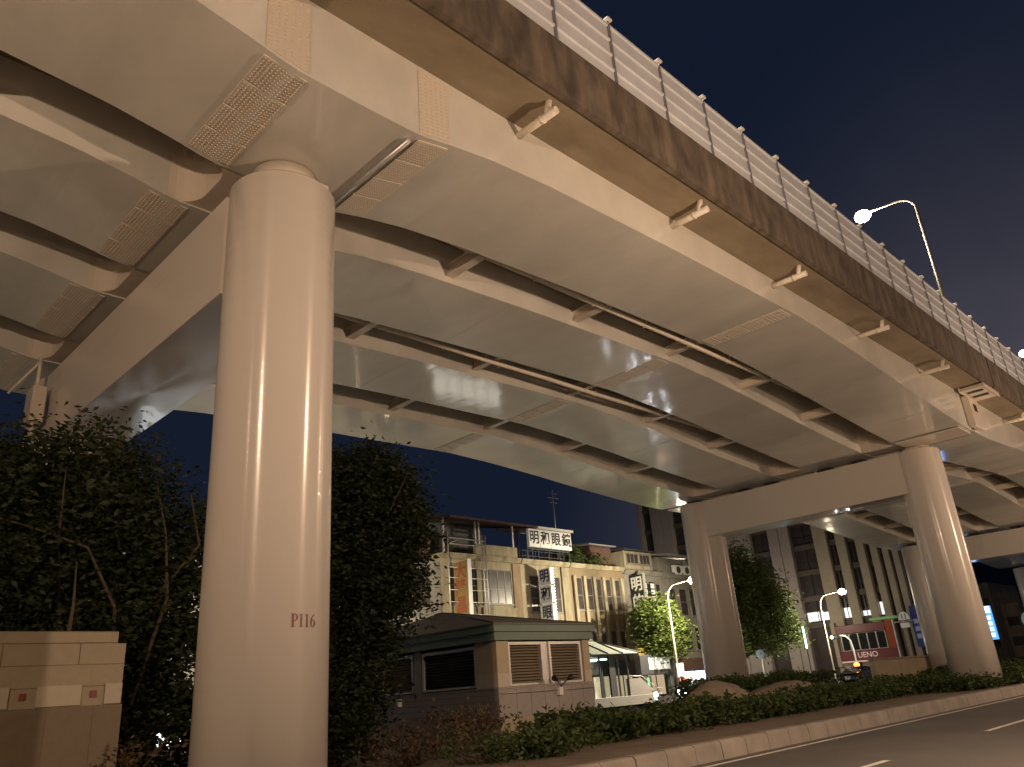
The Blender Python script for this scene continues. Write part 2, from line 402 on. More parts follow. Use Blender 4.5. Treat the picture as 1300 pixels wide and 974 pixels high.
def deck_thing(x0, x1, label, frames, splices):
    t = thing('viaduct_span', ((x0+x1)/2, YE, ZS), label, 'viaduct', 'steel spans of the viaduct')
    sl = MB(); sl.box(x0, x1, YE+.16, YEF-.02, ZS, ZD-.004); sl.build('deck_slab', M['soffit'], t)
    fa = MB(); fa.prism([(YE, ZS-.06), (YE+.16, ZS-.06), (YE+.16, ZS-.004), (YE+.45, ZD), (YE+.3, ZD+.42), (YE+.02, ZD+.42), (YE, ZD+.38)], 0, x0, x1)
    fa.build('parapet', M['fascia'], t)
    fa = MB(); fa.box(x0, x1, YEF, YEF+.3, ZS-.06, ZD+.42); fa.build('parapet', M['fascia'], t)
    for y0, y1 in YG:
        g = girder_mb(y0, y1, x0+.12, x1-.12).build('girder', M['flange'], t)
        wm = MB()
        for xw in [x for x in (-20.5, -12.2, 0.1, 14.8, 29.9, 35.2, 46.5, 62.3, 69.1, 79.9, 95) if x0 < x < x1]:
            z = zbot(xw); wm.add([(xw-.012, y0-.06, z-.001), (xw+.012, y0-.06, z-.001), (xw+.012, y1+.06, z-.001), (xw-.012, y1+.06, z-.001), (xw, y0-.06, z-.009), (xw, y1+.06, z-.009)], [(0, 4, 5, 3), (4, 1, 2, 5), (0, 1, 4), (3, 5, 2)])
        if wm.v: wm.build('weld_seam', M['flange'], g)
        for xa, xb, fine in splices: splice(t, y0, y1, xa, xb, fine)
    for xa, xb, fine in splices:
        if fine: web_splice(t, YG[0][0], xa, xb)
    for (ya, yb) in [(12.40, 14.15), (17.15, 18.95), (21.95, 23.95)]:
        for x in frames:
            mb = MB(); a, b = ya, yb
            zl = zbot(x)+.22
            for z0, z1, hw in ((zl, zl+.03, .13), (zl+.03, zl+.30, .012), (zl+.30, zl+.33, .13)):
                mb.box(x-hw, x+hw, a, b, z0, z1)
            mb.build('cross_beam', M['paint'], t)
    return t
FA = FR
def diaphragm(t, xa, xb):
    "full depth cross box between the girders over a bent, with rounded plan corners"
    for ya, yb in [(12.40, 14.15), (17.15, 18.95), (21.95, 23.95)]:
        r = .55; prof = []
        for cx_, cy_, a0 in ((xa-r, yb-r, 0), ):
            pass
        left = [(xa-r+r*math.sin(R(k*15)), ya+r-r*math.cos(R(k*15))) for k in range(7)]
        right = [(xa-r+r*math.cos(R(k*15)), yb-r+r*math.sin(R(k*15))) for k in range(7)]
        prof = [(xb, ya), (xb, yb)] + right[::-1] + left[::-1]
        prof = [(xb, yb), (xb, ya)] + left + right
        zb_ = min(zbot(xa), zbot(xb))+.03
        MB().prism(prof, 2, zb_, ZS-.005).build('diaphragm', M['paint'], t)
spanA = deck_thing(-28, 40.0, 'beige steel box girder span over the bent numbered P116, nearest the camera', FA,
                   [(4.55, 5.35, True), (7.72, 8.45, True), (22.1, 22.85, False)])
spanB = deck_thing(40.24, 108, 'beige steel box girder span beyond the expansion joint, farther along the viaduct',
                   [x+33.8 for x in (12.45, 17.65, 22.7, 27.7, 32.8)] + [80, 86, 92, 98], [(56, 56.7, False)])
for t, xs in ((spanA, (-7.1, -1.2, 4.6, 10.5, 16.3, 21.8, 28.2, 34.5)), (spanB, (46.3, 52.1, 58, 64))):
    for x in xs:
        mb = MB()
        mb.tube([(x, YG[0][0]+.01, 12.98), (x, 9.0, 12.97), (x, 8.28, 12.95)], .088, 12)
        mb.tube([(x-.02, 8.52, 12.97), (x-.02, 8.49, 13.1), (x-.02, 8.44, 13.29)], .07, 12)
        mb.tube([(x, 8.72, 12.965), (x, 8.66, 12.965)], .102, 12)
        mb.build('drain_pipe', M['pipe'], t)
diaphragm(spanA, 5.45, 7.35); diaphragm(spanA, 38.9, 39.85)
for xa, xb in ((40.4, 41.2), (73, 75)): diaphragm(spanB, xa, xb)
# services slung between the girders
for (y, x0, x1, z) in ((12.95, 8.3, 35.3, 12.44), (17.92, 4.0, 35.2, 12.38)):
    mb = MB(); mb.tube([(x0, y, z)]+[(x, y, z+.012*math.sin(x)) for x in np.arange(x0+1, x1, 3)]+[(x1, y, z)], .085, 10)
    mb.build('service_pipe', M['pipe'], spanA)
    for x in np.arange(x0+1.2, x1, 2.55):
        mb = MB(); mb.box(x-.012, x+.012, y-.09, y-.078, z-.02, ZS-.002); mb.box(x-.012, x+.012, y+.078, y+.09, z-.02, ZS-.002); mb.box(x-.012, x+.012, y-.09, y+.09, z-.1, z-.078)
        mb.build('pipe_hanger', M['pipe'], spanA)
# expansion joint gear on the near face of the second bent
mb = MB(); mb.box(39.0, 41.2, 8.25, 9.2, ZS-.20, ZS-.05); mb.box(38.9, 41.3, 8.2, 8.25, ZS-.24, ZS-.02); mb.box(38.9, 41.3, 9.2, 9.26, ZS-.24, ZS-.02)
mb.build('joint_trough', M['paint'], spanA)
mb = MB(); mb.box(39.35, 39.6, 8.4, 9.05, ZS-.235, ZS-.203); mb.box(40.2, 40.45, 8.4, 9.05, ZS-.235, ZS-.203); mb.build('trough_slot', M['black'], spanA)
mb = MB(); mb.bbox(39.55, 41.0, 9.12, 9.40, 11.55, 13.0, .03); mb.build('joint_cover', M['paint'], spanA)
mb = MB(); mb.box(40.1, 40.5, 9.10, 9.118, 12.35, 12.7); mb.build('cover_opening', M['black'], spanA)
mb = MB(); mb.box(38.2, 39.9, 9.5, 12.3, 11.28, 11.35); mb.build('sole_plate', M['paint'], spanA)
# small inspection rail under the outer girder at P116
mb = MB(); mb.tube([(7.55, 9.55, 11.44), (7.55, 12.3, 11.44)], .045, 8)
for y in (9.7, 10.6, 11.5, 12.25): mb.tube([(7.55, y, 11.44), (7.55, y, 11.52)], .03, 6)
mb.build('inspection_rail', M['galv'], spanA)

# bents
def bent(i, label, r_near, r_far, zb, zt, number=False):
    x = PX[i]; g = gz(x)
    t = thing('viaduct_pier', (x, (YN+YF)/2, g+KERB-.04), label, 'bridge pier', 'column bents of the viaduct')
    for y, r in ((YN, r_near), (YF, r_far)):
        mb = MB(); mb.lathe([(r, g-.1), (r, zt-.06), (r-.05, zt)], x, y, 64)
        c = mb.build('column', M['column'], t)
    mb = MB(); w_ = .9
    mb.bbox(x-w_, x+w_, YN+r_near*.55, YF-r_far*.55, zb, zt-.02, .012); mb.build('cap_beam', M['column'], t)
    for y0, y1 in YG:
        for y in (y0+.65, y1-.65) if y0 > 10 else (y1-.7,):
            if YN+1.3 < y < YF+.9:
                mb = MB(); zt2 = zbot(x)-.002
                mb.box(x-.38, x+.38, y-.3, y+.3, zt-.03, zt+.07); mb.box(x-.3, x+.3, y-.24, y+.24, zt+.07, zt2-.06); mb.box(x-.42, x+.42, y-.34, y+.34, zt2-.06, zt2)
                mb.build('bearing', M['dark_steel'], t)
    pad = MB(); pad.lathe([(.62, zt-.01), (.62, zbot(x)-.02)], x, YN, 32); pad.build('bearing', M['paint'], t)
    mb = MB(); mb.box(x-.55, x-.2, YN-.45, YN-.1, zt-.005, zt+.16); mb.box(x+.1, x+.55, YN-.75, YN-.35, zt-.005, zt+.13); mb.build('stopper', M['paint'], t)
    return t
P1 = bent(1, 'glossy beige pier with red number P116 on its near round column', 1.0, 1.1, 8.86, 11.0)
P2 = bent(2, 'glossy beige pier at the expansion joint, right of the clipped hedge and boulders', 1.0, 1.15, 9.1, 11.12)
P3 = bent(3, 'glossy beige pier seen behind the right column, beside the low concrete wall', 1.0, 1.2, 9.2, 11.12)
P4 = bent(4, 'glossy beige pier farthest along the viaduct, near the distant round signs', 1.0, 1.2, 9.2, 11.12)
P0 = bent(0, 'glossy beige pier behind the camera to the left of P116', 1.0, 1.1, 8.86, 11.0)

# P116 in serif capitals wrapped on the column
def glyph(ch):
    q = []
    def rect(x0, x1, y0, y1): q.append([(x0, y0), (x1, y0), (x1, y1), (x0, y1)])
    def arc(cx, cy, rx, ry, a0, a1, w0, n=16):
        for k in range(n):
            a, b = R(a0+(a1-a0)*k/n), R(a0+(a1-a0)*(k+1)/n)
            wa = w0*(.45+.55*abs(math.cos(a))); wb = w0*(.45+.55*abs(math.cos(b)))
            q.append([(cx+(rx-wa)*math.cos(a), cy+(ry-wa*.55)*math.sin(a)), (cx+rx*math.cos(a), cy+ry*math.sin(a)),
                      (cx+rx*math.cos(b), cy+ry*math.sin(b)), (cx+(rx-wb)*math.cos(b), cy+(ry-wb*.55)*math.sin(b))])
    if ch == 'P':
        rect(.10, .25, .03, .97); rect(0, .36, 0, .035); rect(0, .12, .965, 1); rect(.12, .34, .965, 1); rect(.25, .34, .46, .495)
        arc(.33, .73, .32, .268, -90, 90, .15)
    elif ch == '1':
        rect(.18, .31, .03, .98); rect(.06, .43, 0, .035); q.append([(.03, .86), (.18, .90), (.18, .98), (.03, .89)])
    else:
        arc(.30, .30, .28, .30, 0, 360, .13, 26)
        for k in range(10):
            a, b = R(180-85*k/10), R(180-85*(k+1)/10)
            q.append([(.55+.53*math.cos(a), .32+.66*math.sin(a)), (.55+.53*math.cos(b), .32+.66*math.sin(b)), (.55+.42*math.cos(b), .32+.62*math.sin(b)), (.55+.42*math.cos(a), .32+.62*math.sin(a))])
    return q
mb = MB(); Hc = .195; adv = {'P': .72, '1': .60, '6': .62}; u = 0; z0 = 2.785; a0 = R(-96.4); scale_w = .45/(.72+.6+.6+.6)
for ch in 'P116':
    for q in glyph(ch):
        vs = []
        for rr in (1.004, 1.0075):
            for px_, py_ in q:
                a = a0+(u+px_)*scale_w/1.0
                vs.append((PX[1]+rr*math.cos(a), YN+rr*math.sin(a), z0+py_*Hc))
        mb.add(vs, [(4, 5, 6, 7), (0, 1, 5, 4), (1, 2, 6, 5), (2, 3, 7, 6), (3, 0, 4, 7)])
    u += adv[ch]
mb.build('pier_number', M['red_text'], P1)
# control box and conduit on the far column of P116
mb = MB(); mb.bbox(5.0, 5.35, 22.9, 23.6, 9.35, 10.35, .03); mb.build('junction_box', M['paint'], P1)
mb = MB(); mb.tube([(5.15, 23.25, 10.35), (5.15, 23.25, 11.3)], .05, 8); mb.tube([(5.15, 23.1, 9.35), (5.15, 23.1, 1.0)], .05, 8); mb.tube([(5.15, 23.25, 11.2), (4.6, 23.8, 10.3)], .035, 8); mb.build('conduit', M['pipe'], P1)

# noise barrier on the parapet
bar = thing('noise_barrier', (40, YE+.15, ZD+.42), 'pale ribbed noise barrier standing on the parapet of the viaduct', 'noise barrier')
zb0, zb1 = ZD+.42, 16.72
pan = None; pos = None
BX0 = -9.0; STEP = 2.1; offx = (12.7-BX0) % STEP
xs = [BX0+offx+STEP*k for k in range(56)]
def panel_mb(x):
    mb = MB(); prof = []; n = 4; h = (zb1-zb0-.04)/n; yb = YE+.10
    pts = [(yb+.11, zb0+.02)]
    for k in range(n):
        z = zb0+.02+k*h
        pts += [(yb, z), (yb, z+h*.80), (yb-.045, z+h*.84), (yb-.045, z+h*.96), (yb, z+h)]
    pts += [(yb+.11, zb1-.02)]
    mb.prism(pts, 0, x+.022, x+STEP-.022); return mb
def post_mb(x):
    mb = MB(); mb.box(x-.02, x+.02, YE+.045, YE+.26, zb0, zb1+.04); return mb
def cap_mb(x):
    mb = MB(); mb.bbox(x-.10, x+.10, YE-.0, YE+.28, zb1+.045, zb1+.13, .03); return mb
for k, x in enumerate(xs):
    if k == 0:
        p0 = panel_mb(x).build('panel', M['barrier'], bar); q0 = post_mb(x).build('post', M['post'], bar); c0 = cap_mb(x).build('post_cap', M['white'], q0)
    else:
        dx = x-xs[0]
        p = p0.copy(); COL.objects.link(p); p.location.x = dx
        q = q0.copy(); COL.objects.link(q); q.location.x = dx
        c = c0.copy(); COL.objects.link(c); c.parent = q
# ------------------------------------------------------------------ street lamps
M['lamp_glow'] = emit('lamp_lens', WARM, 30)
M['lamp_glow_far'] = emit('lamp_lens_far', (1, .86, .6), 40)
M['pole'] = mat('lamp_pole', (.22, .20, .17), .5, metal=.3, var=.1)
def street_lamp(x, y, z0, ztop, dy, watts, col, label, group, glow, rad=.10, arm_k=1.0, light_dz=.22, curl=.9, tilt=None, lens=.20):
    t = thing('street_lamp', (x, y, z0), label, 'street lamp', group)
    mb = MB(); mb.lathe([(.16, z0), (.16, z0+.35), (.09, z0+.42), (rad*.8, z0+1.4), (rad*.55, ztop-1.0)], x, y, 14); 
    pts = [(x, y, ztop-1.0)]
    for k in range(1, 9):
        a = R(90*k/8); pts.append((x, y+dy*.45*(1-math.cos(a)), ztop-1.0+math.sin(a)*curl))
    pts.append((x, y+dy*.8, ztop-1.0+curl+.06)); pts.append((x, y+dy, ztop-1.0+curl+.1))
    mb.build('pole', M['pole'], t)
    mb = MB(); mb.tube(pts, rad*.52, 10); mb.build('arm', M['pole'], t)
    s = 1 if dy > 0 else -1; hy = y+dy; hz = ztop-1.0+curl+.1
    mb = MB(); n = 12
    secs = [(-.1, .05, .06), (.05, .12, .10), (.35, .17, .13), (.65, .15, .10), (.78, .04, .04)]
    vs = []
    for u, wx, h in secs:
        for k in range(n):
            a = 2*math.pi*k/n; zz = math.sin(a)*h; vs.append((x+wx*math.cos(a), hy+s*u, hz+max(zz, -.02)))
    fs = [(i*n+k, i*n+(k+1) % n, (i+1)*n+(k+1) % n, (i+1)*n+k) for i in range(len(secs)-1) for k in range(n)]
    mb.add(vs, fs, True); hd = mb.build('lamp_head', M['galv'], t)
    mb = MB(); mb.sphere((x, hy+s*.38, hz-.07), lens, 14, 8, (1, 1.2, .9)); mb.build('lamp_lens', glow, hd)
    ld = bpy.data.lights.new('lamp_light', 'POINT'); ld.energy = watts; ld.color = col; ld.shadow_soft_size = .22
    if tilt is not None:
        ld.type = 'SPOT'; ld = bpy.data.lights[ld.name]; ld.spot_size = R(150); ld.spot_blend = .35
    lo = bpy.data.objects.new('lamp_light', ld); COL.objects.link(lo); lo.parent = t
    if tilt is not None: lo.rotation_euler = (R(tilt), 0, 0)
    lo.location = Vector((x, hy+s*.38, hz-light_dz-lens*.8))-Vector(t.location)
    return t
NG = 'lamps along the near pavement'
NK = {-36: .8, -10: 1.6, 15: 1.02, 42: .85, 68: .9}
for x, lab in ((-36, 'street lamp on the near pavement far behind the camera'), (-10, 'street lamp on the near pavement left of the camera'), (15, 'street lamp on the near pavement just right of the picture'), (42, 'street lamp on the near pavement across from the second bent'), (68, 'street lamp on the near pavement far to the right')):
    street_lamp(x, -4.4, gz(x)+.14, 7.7, 3.2, LAMP_NEAR*NK[x], WARM, lab, NG, M['lamp_glow'], light_dz=.42)
FG = 'lamps along the far pavement'
for x, lab in ((1, 'added far street lamp, unseen behind the dark tree on the left'), (24, 'added far street lamp, unseen behind the tree beside P116'), (51.0, 'bright street lamp with curved arm beside the lit yellow green tree'), (76.2, 'bright street lamp with curved arm before the red shop front')):
    street_lamp(x, 35.0, gz(x)+.14, 8.45, -2.0, LAMP_FAR, WARM_FAR, lab, FG, M['lamp_glow_far'], .11, curl=1.0, tilt=55, lens=.30 if x > 40 else .10)  # the first two are unseen, added to light the shop facades
SIDE_FILL = 'added unseen lamps in the side street'
for y, lab in ((54, 'added side street lamp lighting the tall building, hidden behind the large round tree, nearer'), (68, 'added side street lamp lighting the tall building, hidden behind the large round tree, farther')):
    street_lamp(98.0, y, .8, 9.0, -2.0, 1700, WARM_FAR, lab, SIDE_FILL, M['lamp_glow_far'], .11, curl=1.0)  # unseen lamps, added only to brighten the tall building
DG = 'tall lamps on the viaduct deck'
for x, lab in ((8.2, 'tall deck lamp above the number P116 bent'), (38.2, 'tall curved lamp glaring above the noise barrier'), (68.2, 'second tall deck lamp farther right along the noise barrier')):
    street_lamp(x, 8.55, ZD+.43, 23.45, 2.1, LAMP_DECK, (1, .85, .62), lab, DG, M['lamp_glow_far'], .11, curl=.75, lens=.34)

# ------------------------------------------------------------------ foliage
def leaves(centers, spread, per, size, seed=0, flat=.35):
    "many small leaf quads scattered in clumps"
    g = np.random.default_rng(seed); n = len(centers)*per
    c = np.repeat(centers, per, axis=0)
    sp = np.repeat(spread, per)[:, None] if hasattr(spread, '__len__') else spread
    p = c + g.normal(size=(n, 3))*sp*np.array([1, 1, .8])
    a = g.normal(size=(n, 3)); a[:, 2] *= flat; a /= np.linalg.norm(a, axis=1)[:, None]
    b = g.normal(size=(n, 3)); b -= a*(a*b).sum(1)[:, None]; b /= np.linalg.norm(b, axis=1)[:, None]
    s = (size*g.uniform(.6, 1.4, n))[:, None]
    V = np.stack([p-a*s, p+b*s*.42, p+a*s, p-b*s*.42], 1).reshape(-1, 3)
    return V, np.arange(4*n).reshape(-1, 4)
def crown_centers(ells, n, seed, shell=.55):
    g = np.random.default_rng(seed); out = []
    w_ = np.array([e[3]*e[4]*e[5] for e in ells]); w_ = w_/w_.sum()
    for e, k in zip(ells, np.maximum(1, (w_*n).astype(int))):
        d = g.normal(size=(k, 3)); d /= np.linalg.norm(d, axis=1)[:, None]
        r = shell+(1-shell)*g.random(k)**.6; r *= (1+.18*g.normal(size=k)).clip(.5, 1.3)
        out.append(np.array(e[:3])+d*r[:, None]*np.array(e[3:6]))
    return np.concatenate(out)
def tree(name, base, ells, ncl, per, size, m, bark, label, cat='tree', group=None, seed=1, limbs=6, tr=.22, fork=.45, spread=.42, extra=None):
    t = thing(name, base, label, cat, group); b = Vector(base)
    C_ = crown_centers(ells, ncl, seed); g = np.random.default_rng(seed+50)
    sp = g.uniform(.6, 1.3, len(C_))*spread
    V, F = leaves(C_, sp, per, size, seed); raw_mesh('crown', V, F, m, t)
    cen = Vector(np.mean([e[:3] for e in ells], axis=0)); fk = b.lerp(Vector((cen.x, cen.y, cen.z)), fork)
    mb = MB(); j = lambda s: Vector(g.normal(size=3))*s
    mb.tube([b-Vector((0, 0, .15)), b+Vector((0, 0, .25)), b.lerp(fk, .5)+j(.06), fk, fk.lerp(cen, .6)+j(.15)], [tr*1.5, tr*1.05, tr*.9, tr*.75, tr*.3], 10)
    for k in range(limbs):
        e = ells[k % len(ells)]; d = g.normal(size=3); d /= np.linalg.norm(d); d[2] = abs(d[2])*.6
        tip = Vector(np.array(e[:3])+d*np.array(e[3:6])*.85); st = b.lerp(fk, g.uniform(.75, 1.05))
        mid_ = st.lerp(tip, .5)+j(.25)+Vector((0, 0, .15))
        mb.tube([st, st.lerp(mid_, .5)+j(.08), mid_, mid_.lerp(tip, .6)+j(.1), tip], [tr*.5, tr*.4, tr*.28, tr*.17, tr*.06], 7)
        for q in range(2):
            t2 = tip+Vector(g.normal(size=3))*.8; mb.tube([mid_, mid_.lerp(t2, .5)+j(.15), t2], [tr*.2, tr*.12, tr*.03], 5)
    mb.build('trunk', bark, t)
    return t
B0 = KERB-.05
# dark banyan under the viaduct, left
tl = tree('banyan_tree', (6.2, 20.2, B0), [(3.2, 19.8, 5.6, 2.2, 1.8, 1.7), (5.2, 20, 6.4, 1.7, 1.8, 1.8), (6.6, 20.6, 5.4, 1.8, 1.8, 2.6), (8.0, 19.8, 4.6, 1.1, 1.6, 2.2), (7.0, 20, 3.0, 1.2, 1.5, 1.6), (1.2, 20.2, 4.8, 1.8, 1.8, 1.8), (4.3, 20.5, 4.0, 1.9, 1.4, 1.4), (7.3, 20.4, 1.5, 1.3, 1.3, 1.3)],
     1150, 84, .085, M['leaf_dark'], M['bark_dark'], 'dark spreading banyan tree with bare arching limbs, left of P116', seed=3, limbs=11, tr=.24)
mb = MB()
for pts in ([(6.5, 19.0, 2.2), (6.3, 18.7, 4.0), (5.5, 18.4, 5.2), (4.3, 18.2, 5.5), (2.9, 18.2, 5.8)], [(6.9, 18.9, 2.0), (7.3, 18.4, 4.2), (7.1, 18.3, 5.6), (6.8, 18.4, 6.9)], [(7.0, 18.8, 4.0), (7.9, 18.3, 5.4), (7.6, 18.3, 6.6)],
            [(5.2, 17.9, 3.3), (5.23, 17.9, 3.9), (5.2, 17.95, 4.8)]):
    mb.tube(pts, [.05*(1-.75*i/(len(pts)-1)) for i in range(len(pts))], 7)
mb.build('limb', M['bark_dark'], tl)
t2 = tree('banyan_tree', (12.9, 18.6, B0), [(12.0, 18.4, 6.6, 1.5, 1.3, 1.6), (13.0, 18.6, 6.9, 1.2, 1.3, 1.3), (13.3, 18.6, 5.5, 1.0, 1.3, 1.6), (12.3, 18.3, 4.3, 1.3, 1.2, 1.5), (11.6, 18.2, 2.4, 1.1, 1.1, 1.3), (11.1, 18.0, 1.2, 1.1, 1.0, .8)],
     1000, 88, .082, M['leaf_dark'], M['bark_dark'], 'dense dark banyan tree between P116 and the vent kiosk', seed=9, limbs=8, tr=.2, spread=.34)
tree('roadside_tree', (53.2, 37.6, gz(53)+.14), [(52.6, 37.4, 6.2, 1.7, 1.5, 1.6), (53.9, 37.6, 5.0, 1.7, 1.5, 1.5), (52.2, 37.2, 4.4, 1.2, 1.3, 1.0)], 300, 44, .15, M['leaf_lit'], M['bark_dark'], 'yellow green tree brightly lit beside the curved street lamp', seed=21, limbs=6, tr=.14)
tree('roadside_tree', (62.8, 38.0, gz(63)+.14), [(65.0, 37.2, 10.4, 2.6, 2.2, 2.3), (67.6, 37.4, 8.6, 3.1, 2.4, 2.6), (70.2, 37.2, 6.4, 2.9, 2.2, 2.0), (63.4, 37.2, 8.0, 2.3, 2.2, 2.8), (64.4, 36.9, 5.0, 2.6, 2.0, 1.5), (72.4, 37.4, 5.4, 1.9, 1.6, 1.3), (68.4, 37.4, 5.2, 3.0, 2, 1.6), (70.4, 37.0, 8.0, 1.8, 1.6, 1.4)],
     700, 46, .17, M['leaf_mid'], M['bark_dark'], 'large round green tree right of the far column, before the tall building', seed=31, limbs=9, tr=.26, fork=.35, spread=.55)

# clipped hedges and shrubs of the median
def hedge(x0, x1, y0, y1, z0, z1, label, seed, m=M['leaf_hedge'], n=None, size=.085, name='hedge'):
    t = thing(name, ((x0+x1)/2, (y0+y1)/2, z0+gz(x0)), label, 'hedge')
    g = np.random.default_rng(seed); vol = (x1-x0)*(y1-y0); n = n or int(vol*26)
    c = np.stack([g.uniform(x0, x1, n), g.uniform(y0, y1, n), np.zeros(n)], 1)
    hi = z1+.10*np.sin(c[:, 0]*.9+1)+.06*np.sin(c[:, 0]*2.3)+g.normal(size=n)*.04
    c[:, 2] = z0+(hi-z0)*g.random(n)**.55+np.array([gz(x) for x in c[:, 0]])
    V, F = leaves(c, .11, 16, size, seed, .6); raw_mesh('foliage', V, F, m, t)
    return t
hedge(16.6, 37.5, 12.9, 15.2, B0, .88, 'clipped green hedge running along the kerb in front of the boulders', 41)
hedge(29.0, 40.0, 17.8, 20.5, B0, 1.45, 'taller dark hedge behind the boulders and beneath the second bent', 42)
hedge(36.0, 60.0, 10.9, 14.6, B0, .75, 'low hedge around the foot of the right round column', 43)
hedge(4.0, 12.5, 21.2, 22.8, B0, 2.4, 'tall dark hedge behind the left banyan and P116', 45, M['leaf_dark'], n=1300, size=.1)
hedge(60.0, 90.0, 14.0, 22.0, B0, .85, 'distant low hedge before the concrete wall', 44, size=.13, n=1800)
def shrub(loc, r, h, label, seed, m, ncl=40, per=22, size=.085, spread=.12, twigs=10, group=None):
    t = thing('shrub', loc, label, 'shrub', group); g = np.random.default_rng(seed); x, y, z = loc
    c = np.stack([x+g.normal(size=ncl)*r*.5, y+g.normal(size=ncl)*r*.5, z+h*g.random(ncl)**.7], 1)
    V, F = leaves(c, spread, per, size, seed, .7); raw_mesh('foliage', V, F, m, t)
    mb = MB()
    for k in range(twigs):
        tip = Vector(c[k % ncl]); b_ = Vector((x+g.normal()*.08, y+g.normal()*.08, z-.05)); mb.tube([b_, b_.lerp(tip, .5)+Vector(g.normal(size=3))*.06, tip], [.016, .011, .004], 5)
    mb.build('stem', M['bark_dark'], t); return t
sg = 'shrubs at the foot of the vent kiosk'
shrub((17.6, 16.3, B0), 1.0, .75, 'leafy green shrub at the near corner of the kiosk', 51, M['leaf_hedge'], 60)
shrub((19.4, 16.8, B0), 1.0, .62, 'leafy green shrub under the twin louvre windows', 52, M['leaf_hedge'], 60)
shrub((15.6, 14.2, B0), 1.0, .55, 'green shrub at the bed edge nearest the kerb', 53, M['leaf_hedge'], 70)
shrub((13.6, 13.2, B0), 1.0, .42, 'low green shrub in front of the kiosk corner at the frame edge', 54, M['leaf_hedge'], 60)
for k, (x, y, r, h, lab) in enumerate([(13.3, 16.0, .9, 1.0, 'dry reddish twiggy shrub before the dark kiosk wall'), (11.6, 15.2, .9, .7, 'dry brown shrub just right of the P116 column'), (14.9, 16.6, .8, 1.0, 'tall dry grass like shrub by the kiosk corner'), (12.2, 13.4, .9, .5, 'mixed dry shrub at the lower edge right of P116'), (6.2, 17.2, .8, .9, 'dry reddish shrub between the tiled vent box and P116')]):
    shrub((x, y, B0), r, h, lab, 60+k, M['leaf_dry'] if k != 3 else M['leaf_hedge'], 46, 14, .06, .16, 26)
shrub((5.4, 10.95, B0), .35, .42, 'small bright green bush at the foot of P116', 70, M['leaf_hedge'], 26, 18, .06, .08)
shrub((41.2, 11.0, gz(41)+B0), .5, .75, 'small bush with upright shoots against the right column', 71, M['leaf_hedge'], 30, 18, .09)

def boulder(c, s, label, seed):
    g = np.random.default_rng(seed); mb = MB(); mb.sphere((0, 0, 0), 1, 28, 16)
    ph = g.uniform(0, 6, 9); V = []
    for p in mb.v:
        x, y, z = p; k = 1+.13*math.sin(2.3*x+ph[0]+1.7*y)+.10*math.sin(3.1*y+ph[1]+2*z)+.06*math.sin(6*x+ph[2])*math.sin(5*z+ph[3])+.04*math.sin(9*y+ph[4]+4*x)
        V.append((c[0]+x*k*s[0], c[1]+y*k*s[1], max(c[2]+z*k*s[2], c[2]-.35*s[2])))
    mb.v = V; o = mb.build('boulder', M['rock'], offset=(c[0], c[1], c[2]))
    return tag(o, label, 'boulder', 'boulders behind the hedge')
boulder((26.8, 16.6, .72), (1.55, .9, .72), 'pale rounded boulder in front of the far column foot', 1)
boulder((31.2, 16.6, .68), (2.5, 1.1, .58), 'long low brown boulder right of the pale one', 2)

M['pale_tile'] = mat('pale_tile', (.36, .31, .23), .5, var=.08)
# ------------------------------------------------------------------ tiled vent box at lower left
M['tile'] = mat('beige_tile', (.26, .215, .14), .55, var=.12, vscale=6, bump=.1)
M['tile_low'] = mat('brown_tile', (.14, .105, .065), .6, var=.15, vscale=5, bump=.1)
M['tile_gap'] = mat('grey_tile', (.26, .23, .19), .55, var=.1)
vb = thing('vent_box', (3.2, 18.0, B0), 'beige tiled vent box with white panels and small red marks at lower left', 'vent box')
bx0, bx1, by0, by1 = -1.5, 6.06, 17.0, 20.0
mb = MB(); mb.box(bx0, bx1, by0, by1, .2, 1.98); mb.build('base_wall', M['tile_low'], vb)
mb = MB(); mb.box(bx0+.03, bx1-.03, by0+.03, by1-.03, 1.985, 3.10); mb.build('wall', M['tile'], vb)
mb = MB(); mb.bbox(bx0-.02, bx1-.18, by0+.06, by1-.1, 3.105, 3.33, .02); mb.build('coping', M['tile'], vb)
mb = MB()
for z in (2.33, 2.72): mb.box(bx0, bx1-.04, by0+.022, by0+.03, z-.006, z+.006)
for x in (5.2, 3.9, 2.6): mb.box(x-.006, x+.006, by0+.021, by0+.03, 2.72, 3.1)
for x in (4.75, 5.55, 3.9): mb.box(x-.008, x+.008, by0-.006, by0, .3, 1.97)
mb.build('joint', M['tile_low'], vb)
for x0, x1 in ((5.72, 6.03), (4.55, 5.3), (3.35, 4.1), (2.1, 2.9)):
    mb = MB(); mb.bbox(x0, x1, by0-.005, by0+.03, 2.0, 2.36, .006); mb.build('panel', M['pale_tile'], vb)
for x in (5.52, 4.32, 3.1):
    mb = MB(); mb.bbox(x-.055, x+.055, by0-.004, by0+.03, 2.13, 2.25, .01); mb.build('red_mark', M['red_text'], vb)

